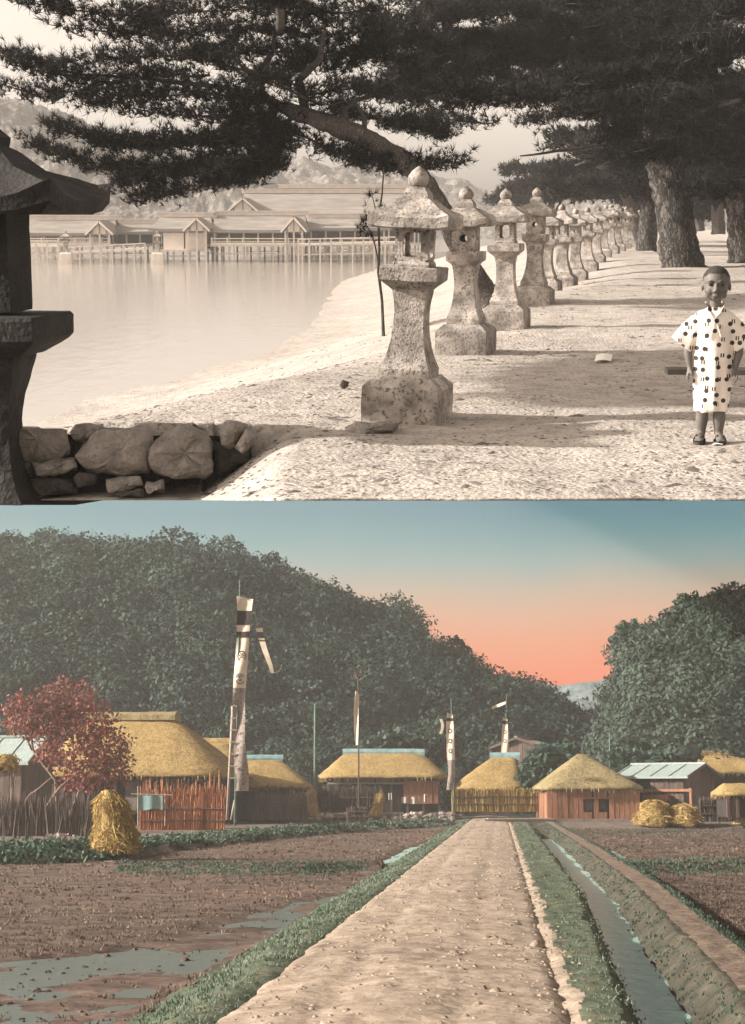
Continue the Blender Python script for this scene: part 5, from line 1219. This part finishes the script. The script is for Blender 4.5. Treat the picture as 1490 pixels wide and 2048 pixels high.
for _ in range(60):
    px = rng.normal(128, 14); D = 47 + rng.uniform(-.5, .5); P.append(((px - CX) / F * D, D, .35 + rng.uniform(-.1, .1))); H.append(.10); Wd.append(.05)
blades('pale_flowers', 'small patch of pale flowers left of the golden straw stack', 'flowers', P, H, M['flower'], Wd, 4, 1.2)
P, H, Wd = [], [], []
for _ in range(9000):
    D = rD(13, 88); px = rng.uniform(-30, 900); x = (px - CX) / F * D
    if x > rx(-3.2, D) or D > Dv_left(px): continue
    pp_, rr_ = proj((x, D, -.3))
    if inpoly(pp_, rr_, FLOOD) and rng.rand() < .93: continue
    P.append((x, D, z_left(x, D) - .01)); H.append(rng.uniform(.018, .055) * (1 + D * .014)); Wd.append(.004 + D * .0005)
blades('rice_stubble', 'brown rice stubble on the field left of the road', 'stubble', P, H, M['stubble'], Wd, 4, .4)
P, H, Wd = [], [], []
for _ in range(5000):
    D = rD(16, 90); x = rng.uniform(rx(tS(D) + .6, D), .27 * D + 1); P.append((x, D, z_right(x, D) - .01)); H.append(rng.uniform(.02, .06) * (1 + D * .012)); Wd.append(.004 + D * .0005)
blades('rice_stubble', 'dark stubble and clods on the field right of the bund', 'stubble', P, H, M['stubble'], Wd, 4, .5)
def mud_clumps():
    V, Fc = [], []
    for _ in range(420):
        px = rng.uniform(-20, 640); row = rng.uniform(1800, 2048); 
        if not inpoly(px, row, FLOOD): continue
        p = gnd(px, row, -.345); s = rng.uniform(.015, .06) * (1.5 if rng.rand() < .15 else 1); b = len(V); a = rng.rand() * 6.28
        for q in range(7): V.append((p.x + s * math.cos(a + q * .9) * rng.uniform(.6, 1.4), p.y + s * 1.4 * math.sin(a + q * .9), -.37))
        for q in range(3): V.append((p.x + s * .5 * math.cos(a + q * 2.1), p.y + s * .5 * math.sin(a + q * 2.1), -.345 + s * rng.uniform(.15, .5)))
        Fc += [(b + q, b + (q + 1) % 7, b + 7 + (q * 3) // 7) for q in range(7)] + [(b + 2, b + 8, b + 7), (b + 4, b + 9, b + 8), (b + 6, b + 7, b + 9), (b + 7, b + 8, b + 9)]
    tag(mesh_obj('mud_clumps', np_mesh('mud_clumps', np.array(V), np.array(Fc)), M['field']), 'dark mud clumps sticking out of the flooded field', 'mud', kind='stuff')
mud_clumps()
def clods():
    V, Fc = [], []; 
    for _ in range(1500):
        D = rD(9.5, 90); u = rng.rand(); t = rng.uniform(-2.0, .45) if u < .8 else rng.normal(.5, .12); x = rx(t, D); s = rng.uniform(.008, .026) * (1 + D * .015) * (2.0 if rng.rand() < .05 else 1); z = z_road(t, x, D) if t < .48 else z_vr(t, x, D); b = len(V); a = rng.rand() * 6.28
        for q in range(6): V.append((x + s * 1.3 * math.cos(a + q * 1.047) * rng.uniform(.7, 1.2), D + s * 1.3 * math.sin(a + q * 1.047) * rng.uniform(.7, 1.2), z - .006))
        for q in range(3): V.append((x + s * .6 * math.cos(a + q * 2.09), D + s * .6 * math.sin(a + q * 2.09), z + s * rng.uniform(.3, .7)))
        for q in range(3): Fc += [(b + 2 * q, b + 2 * q + 1, b + 6 + q), (b + 2 * q + 1, b + (2 * q + 2) % 6, b + 6 + q), (b + (2 * q + 2) % 6, b + 6 + (q + 1) % 3, b + 6 + q)]
        Fc.append((b + 6, b + 7, b + 8))
    tag(mesh_obj('road_clods', np_mesh('road_clods', np.array(V), np.array(Fc)), M['clod']), 'crumbly clods and small stones scattered over the earth road', 'clods', kind='stuff')
clods()
for i, (px, row, r, lab) in enumerate([(1074, 1893, 15, 'round pale stone on the right edge of the road'), (1044, 1921, 14, 'flat pale stone nearest the viewer at the road edge'), (1020, 1852, 20, 'long flat clod jutting from the road edge'), (1035, 1781, 8, 'small pale stone farther along the road edge'), (950, 1936, 12, 'low clod in the middle of the road near the viewer')]):
    p = gnd(px, row, .0); s = r * p.y / F; m = MB(); m.lathe([(.1, -.4), (.8, -.3), (1.0, .1), (.75, .5), (.3, .72), (.02, .75)], 14); m.v = [tuple(Vector(q) * s * .9) for q in m.v]; m.v = [(q[0] * (1.5 if i in (2, 4) else 1.0), q[1], q[2] * (.5 if i in (1, 2, 4) else 1)) for q in m.v]; m.rough(s * .3, 1.2 / s, i)
    tag(m.build('road_stone', M['clod'], smoothed=True, loc=p), lab, 'stone', 'larger stones on the road')
FR[0] = 'U'
# ================================================================== the child and the bench on the shore walk
FR[0] = 'U'
def fuse(mb, name, mat, parent, vox=.005, sm=3, loc=None):
    """one continuous skin over overlapping volumes"""
    me = mb.mesh('tmp'); ob = bpy.data.objects.new('tmp', me); COL.objects.link(ob)
    bm = bmesh.new(); bm.from_mesh(me); bmesh.ops.recalc_face_normals(bm, faces=bm.faces); bm.to_mesh(me); bm.free()
    r = ob.modifiers.new('r', 'REMESH'); r.mode = 'VOXEL'; r.voxel_size = vox; r.use_smooth_shade = True
    s = ob.modifiers.new('s', 'SMOOTH'); s.iterations = sm; s.factor = .5
    dg = bpy.context.evaluated_depsgraph_get(); out = bpy.data.meshes.new_from_object(ob.evaluated_get(dg)); out.name = name
    bpy.data.objects.remove(ob); out.materials.clear()
    return mesh_obj(name, out, mat, parent, loc)
def ell(mb, c, r, n=16, m=12, rx_=0.0):
    rs = []
    Mx = Matrix.Rotation(rx_, 3, 'X')
    for j in range(m + 1):
        a = math.pi * (j + .02) / (m + .04) - math.pi / 2
        rs.append([Vector(c) + Mx @ Vector((r[0] * math.cos(a) * math.cos(2 * math.pi * k / n), r[1] * math.cos(a) * math.sin(2 * math.pi * k / n), r[2] * math.sin(a))) for k in range(n)])
    mb.rings(rs)
M['skin'] = pm('sepia_skin', [grey(.085), grey(.12), grey(.15)], scale=9, rough=.6, bump=.08, spec=.35)
M['hair'] = pm('cropped_hair', [grey(.02), grey(.035), grey(.05)], scale=120, rough=.8, bump=.4, bdist=.004)
M['eye'] = pm('dark_eye', [grey(.012), grey(.02)], scale=9, rough=.25, bump=0, spec=.5)
M['lip'] = pm('lip', [grey(.07), grey(.10)], scale=9, rough=.6, bump=0)
M['sandal'] = pm('dark_sandal', [grey(.025), grey(.05)], scale=9, bump=.3)
def kimono_mat():
    m = pm('printed_cotton', [grey(.66), grey(.74), grey(.80)], scale=6, rough=.9, bump=.15, bdist=.004, bscale=40); t = m.node_tree; N, L = t.nodes, t.links
    b = N['Principled BSDF']; base = b.inputs['Base Color'].links[0].from_socket
    tc = N.new('ShaderNodeTexCoord'); mp = N.new('ShaderNodeMapping'); mp.inputs['Rotation'].default_value = (math.pi / 2, 0, 0); L.new(tc.outputs['Object'], mp.inputs[0])
    prev = base
    for sc, met, th, off, sx in ((13.5, 'EUCLIDEAN', .20, 0, 1.0), (11.5, 'CHEBYCHEV', .15, 5.3, 1.0)):
        mq = N.new('ShaderNodeMapping'); mq.inputs['Location'].default_value = (off, off * .3, off * .7); L.new(mp.outputs[0], mq.inputs[0])
        v = N.new('ShaderNodeTexVoronoi'); v.voronoi_dimensions = '2D'; v.distance = met; v.inputs['Scale'].default_value = sc; v.inputs['Randomness'].default_value = .62; L.new(mq.outputs[0], v.inputs['Vector'])
        lt = N.new('ShaderNodeMath'); lt.operation = 'LESS_THAN'; lt.inputs[1].default_value = th; L.new(v.outputs['Distance'], lt.inputs[0])
        if met == 'CHEBYCHEV':                       # small woven marks: two bars
            sp = N.new('ShaderNodeSeparateXYZ'); L.new(mp.outputs[0], sp.inputs[0]); w = N.new('ShaderNodeMath'); w.operation = 'MULTIPLY'; w.inputs[1].default_value = 420; L.new(sp.outputs['X'], w.inputs[0])
            si = N.new('ShaderNodeMath'); si.operation = 'SINE'; L.new(w.outputs[0], si.inputs[0]); gt = N.new('ShaderNodeMath'); gt.operation = 'GREATER_THAN'; gt.inputs[1].default_value = -.35; L.new(si.outputs[0], gt.inputs[0])
            mu = N.new('ShaderNodeMath'); mu.operation = 'MULTIPLY'; L.new(lt.outputs[0], mu.inputs[0]); L.new(gt.outputs[0], mu.inputs[1]); lt = mu
        mx = N.new('ShaderNodeMixRGB'); L.new(lt.outputs[0], mx.inputs[0]); L.new(prev, mx.inputs[1]); mx.inputs[2].default_value = (*grey(.045), 1); prev = mx.outputs[0]
    L.new(prev, b.inputs['Base Color']); return m
M['kimono'] = kimono_mat()
def build_child():
    b = gnd(1419, 886, .0); b.z = terr(b.x, b.y)
    t = thing('person', 'child with cropped hair in a white kimono printed with dark dots and marks', 'person', b, R(-12))
    B = MB()
    # legs and feet
    for s in (-1, 1):
        B.tube([(s * .052, .0, .48), (s * .054, -.005, .34), (s * .056, -.012, .285), (s * .055, -.002, .22), (s * .055, .008, .16), (s * .055, .012, .085), (s * .056, .012, .06)], [.062, .052, .043, .040, .042, .029, .029], 14)
        B.tube([(s * .057, .040, .040), (s * .060, .0, .046), (s * .066, -.05, .038), (s * .070, -.085, .032)], [.026, .030, .029, .018], 12)
        for k in range(5):
            x = s * (.070 + (k - 2) * .0105); B.tube([(x, -.078, .032), (x * 1.01, -.104 + .004 * abs(k - 1), .029)], [.009, .007], 8)
    # trunk
    B.tube([(0, 0, .46), (0, .0, .55), (0, .0, .66), (0, .0, .76), (0, .0, .835), (0, .003, .875)], [.078, .076, .074, .076, .070, .045], 18)
    B.tube([(0, .004, .84), (0, .0, .885), (0, -.005, .93)], [.048, .038, .037], 14)
    # arms and hands
    for s in (-1, 1):
        dx = .0 if s < 0 else -.004
        P = [(s * .060, .0, .825), (s * .098, .0, .785), (s * .136, .004, .715), (s * .160, .006, .650), (s * .160, -.008, .585), (s * .150 + dx, -.022, .525), (s * .144 + dx, -.027, .500)]
        B.tube(P, [.036, .036, .033, .030, .028, .022, .020], 12)
        h = Vector(P[-1]); 
        rs = []
        for k, (dz, hw, th) in enumerate(((0, .019, .016), (-.018, .025, .014), (-.040, .027, .013), (-.058, .025, .011))):
            rs.append([h + Vector((math.cos(a) * th + s * .004 * k, math.sin(a) * hw - .004 * k, dz)) for a in np.linspace(0, 2 * math.pi, 12, endpoint=False)])
        B.rings(rs)
        for k, ln in enumerate((.036, .043, .040, .031)):
            y = h.y - .016 - .018 + k * .0135; p0 = Vector((h.x + s * .012, y, h.z - .050)); p1 = p0 + Vector((s * .001, -.003, -ln * .55)); p2 = p1 + Vector((-s * .012, -.004, -ln * .55))
            B.tube([p0, p1, p2], [.0075, .007, .0055], 8)
        p0 = h + Vector((-s * .002, -.016, -.014)); B.tube([p0, p0 + Vector((-s * .008, -.018, -.020)), p0 + Vector((-s * .014, -.020, -.042))], [.010, .0085, .0065], 8)
    # head
    hc = Vector((0, -.004, 1.035))
    ell(B, hc + Vector((0, .012, .018)), (.084, .092, .092), 24, 16)
    ell(B, hc + Vector((0, -.018, -.036)), (.075, .068, .074), 20, 14)
    ell(B, hc + Vector((0, -.052, -.090)), (.028, .022, .020))
    for s in (-1, 1):
        ell(B, hc + Vector((s * .036, -.054, -.046)), (.032, .028, .030)); ell(B, hc + Vector((s * .050, -.028, -.070)), (.019, .030, .026))
        ell(B, hc + Vector((s * .034, -.074, .010)), (.026, .012, .009)); ell(B, hc + Vector((s * .086, .012, -.022)), (.010, .020, .030))
        ell(B, hc + Vector((s * .011, -.094, -.050)), (.009, .009, .008))
    B.tube([hc + Vector((0, -.078, .004)), hc + Vector((0, -.088, -.022)), hc + Vector((0, -.099, -.046))], [.009, .010, .0125], 10)
    ell(B, hc + Vector((0, -.083, -.073)), (.022, .009, .006)); ell(B, hc + Vector((0, -.080, -.084)), (.019, .010, .007))
    fuse(B, 'body', M['skin'], t, .0052, 2)
    # hair: close crop with a straight hairline
    H = MB(); rs = []
    for j in range(13):
        e = j / 12; row = []
        for k in range(32):
            a = 2 * math.pi * k / 32; c, s_ = math.cos(a), math.sin(a)
            low = lerp(-.035, .048, smooth((-s_ + .25) / .75)) if abs(c) < .8 else lerp(-.02, .030, smooth((-s_ + .2) / .6))
            el0 = math.asin(max(-.9, min(.9, low / .096))); el = lerp(el0, math.pi / 2 * .99, e)
            row.append(hc + Vector((.0868 * math.cos(el) * c, .012 + .0945 * math.cos(el) * s_, .018 + .0945 * math.sin(el))))
        rs.append(row)
    H.rings(rs, (False, True)); H.rough(.002, 60, 1); H.build('hair', M['hair'], t, smoothed=True)
    for s in (-1, 1):
        e = MB(); ell(e, hc + Vector((s * .034, -.0775, -.008)), (.0175, .008, .0066)); e.build('eye', M['eye'], t, smoothed=True)
        e = MB(); e.tube([hc + Vector((s * .015, -.087, .012)), hc + Vector((s * .034, -.088, .018)), hc + Vector((s * .053, -.076, .013))], [.0028, .0038, .0022], 6); e.build('eyebrow', M['hair'], t, smoothed=True)
        e = MB(); e.tube([hc + Vector((s * .008, -.1035, -.056)), hc + Vector((s * .0125, -.100, -.0565))], .0028, 6); e.build('nostril', M['eye'], t)
    e = MB(); e.tube([hc + Vector((x, -.0925 + abs(x) * .45, -.0785 - .002 * math.cos(x * 90))) for x in (-.022, -.012, 0, .012, .022)], [.0014, .0026, .003, .0026, .0014], 6); e.build('mouth', M['lip'], t, smoothed=True)
    # kimono
    K = MB(); rs = []
    prof = [(.212, .108, .082), (.225, .109, .083), (.30, .112, .084), (.38, .116, .086), (.46, .120, .090), (.54, .121, .094), (.62, .122, .096), (.70, .126, .098), (.77, .130, .096), (.82, .124, .084), (.855, .100, .070), (.872, .064, .056), (.884, .048, .048)]
    for z, a, d in prof:
        ring = []
        for k in range(64):
            an = 2 * math.pi * k / 64; f = 1 + (.060 * math.sin(an * 9 + z * 5) + .05 * math.sin(an * 5 - z * 9)) * smooth((.80 - z) / .45) * (1 if math.sin(an) < .3 else .6)
            ring.append(Vector((a * math.cos(an) * f, d * math.sin(an) * f, z + (-.006 * math.cos(an * 3) if z < .3 else 0))))
        rs.append(ring)
    K.rings(rs)
    for s in (-1, 1):
        rs = []; tip = Vector((s * .205, -.01, .640)) if s < 0 else Vector((s * .188, -.01, .632))
        st = Vector((s * .05, .0, .835))
        for q in np.linspace(0, 1, 9):
            c = st.lerp(tip, q) + Vector((s * .012 * math.sin(q * math.pi), 0, .006 * math.sin(q * math.pi)))
            ax = (tip - st).normalized(); up = Vector((-ax.z * -1, 0, ax.x * -1)) if False else Vector((ax.z, 0, -ax.x)) * (1 if s > 0 else -1)
            up = Vector((ax.z, 0, -ax.x)); hw = lerp(.050, .080, q ** .8); th = lerp(.060, .046, q)
            rs.append([c + up * (hw * (abs(math.cos(a)) ** .7) * (1 if math.cos(a) > 0 else -1)) + Vector((0, th * math.sin(a) * (1 + .12 * math.sin(a * 4 + q * 6)), 0)) for a in np.linspace(0, 2 * math.pi, 28, endpoint=False)])
        K.rings(rs)
    fuse(K, 'kimono', M['kimono'], t, .0065, 3)
    for s, z0 in ((1, .79), (-1, .77)):               # crossed collar bands
        c = MB(); P = [(s * .030, .048, .905), (s * .052, .012, .902), (s * .047, -.040, .885), (s * .020, -.082, .835), (-s * .020, -.103, z0), (-s * .045, -.104, z0 - .08)]; rs = []
        for i, p in enumerate(P):
            p = Vector(p); w = Vector((s * .5, 0, .8)).normalized() * .017; n = Vector((0, -.006, 0)) if i > 1 else Vector((s * .006, 0, 0)); rs.append([p - w, p - w + n, p + w + n, p + w])
        c.rings(rs); c.build('collar', M['kimono'], t, smoothed=True)
    for s in (-1, 1):                                 # sandals
        m = MB(); m.rings([[Vector((s * .066 + .042 * math.cos(a) * (1 + .1 * math.sin(a)), -.028 + .098 * math.sin(a), z)) for a in np.linspace(0, 2 * math.pi, 24, endpoint=False)] for z in (.004, .012, .020)]); so = m.build('sandal', M['sandal'], t)
        for q in (-1, 1): m = MB(); m.tube([(s * .068, -.088, .022), (s * .066 + q * .02, -.06, .062), (s * .066 + q * .036, -.005, .024)], .006, 6); m.build('thong', M['sandal'], so)
    return t
build_child()
b = at(1410, 742, 11.8)
bn = thing('low_bench', 'low dark wooden bench behind the child', 'bench', (b.x, 11.8, terr(b.x, 11.8)), R(-4))
h = b.z - terr(b.x, 11.8); w = (1560 - 1320) / F * 11.8
bx2 = lambda n, c, d: (lambda m: (m.box((0, 0, 0), d), m.build(n, M['timber_dark'], bn, loc=c)))(MB())
bx2('seat', (w * .18, 0, h), (w, .22, .042))
for x in (.12, w * .60): 
    for y in (-.1, .1): bx2('leg', (x, y, (h - .03) / 2), (.055, .055, h + .02))
# ------------------------------------------------------------------ the air
def haze_box():
    m = bpy.data.materials.new('haze_air'); m.use_nodes = True; t = m.node_tree; t.nodes.clear()
    v = t.nodes.new('ShaderNodeVolumePrincipled'); v.inputs['Color'].default_value = (.95, .93, .90, 1); v.inputs['Density'].default_value = HAZE; v.inputs['Anisotropy'].default_value = .0
    o = t.nodes.new('ShaderNodeOutputMaterial'); t.links.new(v.outputs[0], o.inputs['Volume'])
    mb = MB(); mb.box((0, 207, -60), (300, 434, 220)); ob = mb.build('haze', m); tag(ob, 'thin pale haze in the air', 'haze', kind='stuff')
HAZE = .0006
haze_box()
for o in LOWER: o.matrix_basis = ML @ o.matrix_basis
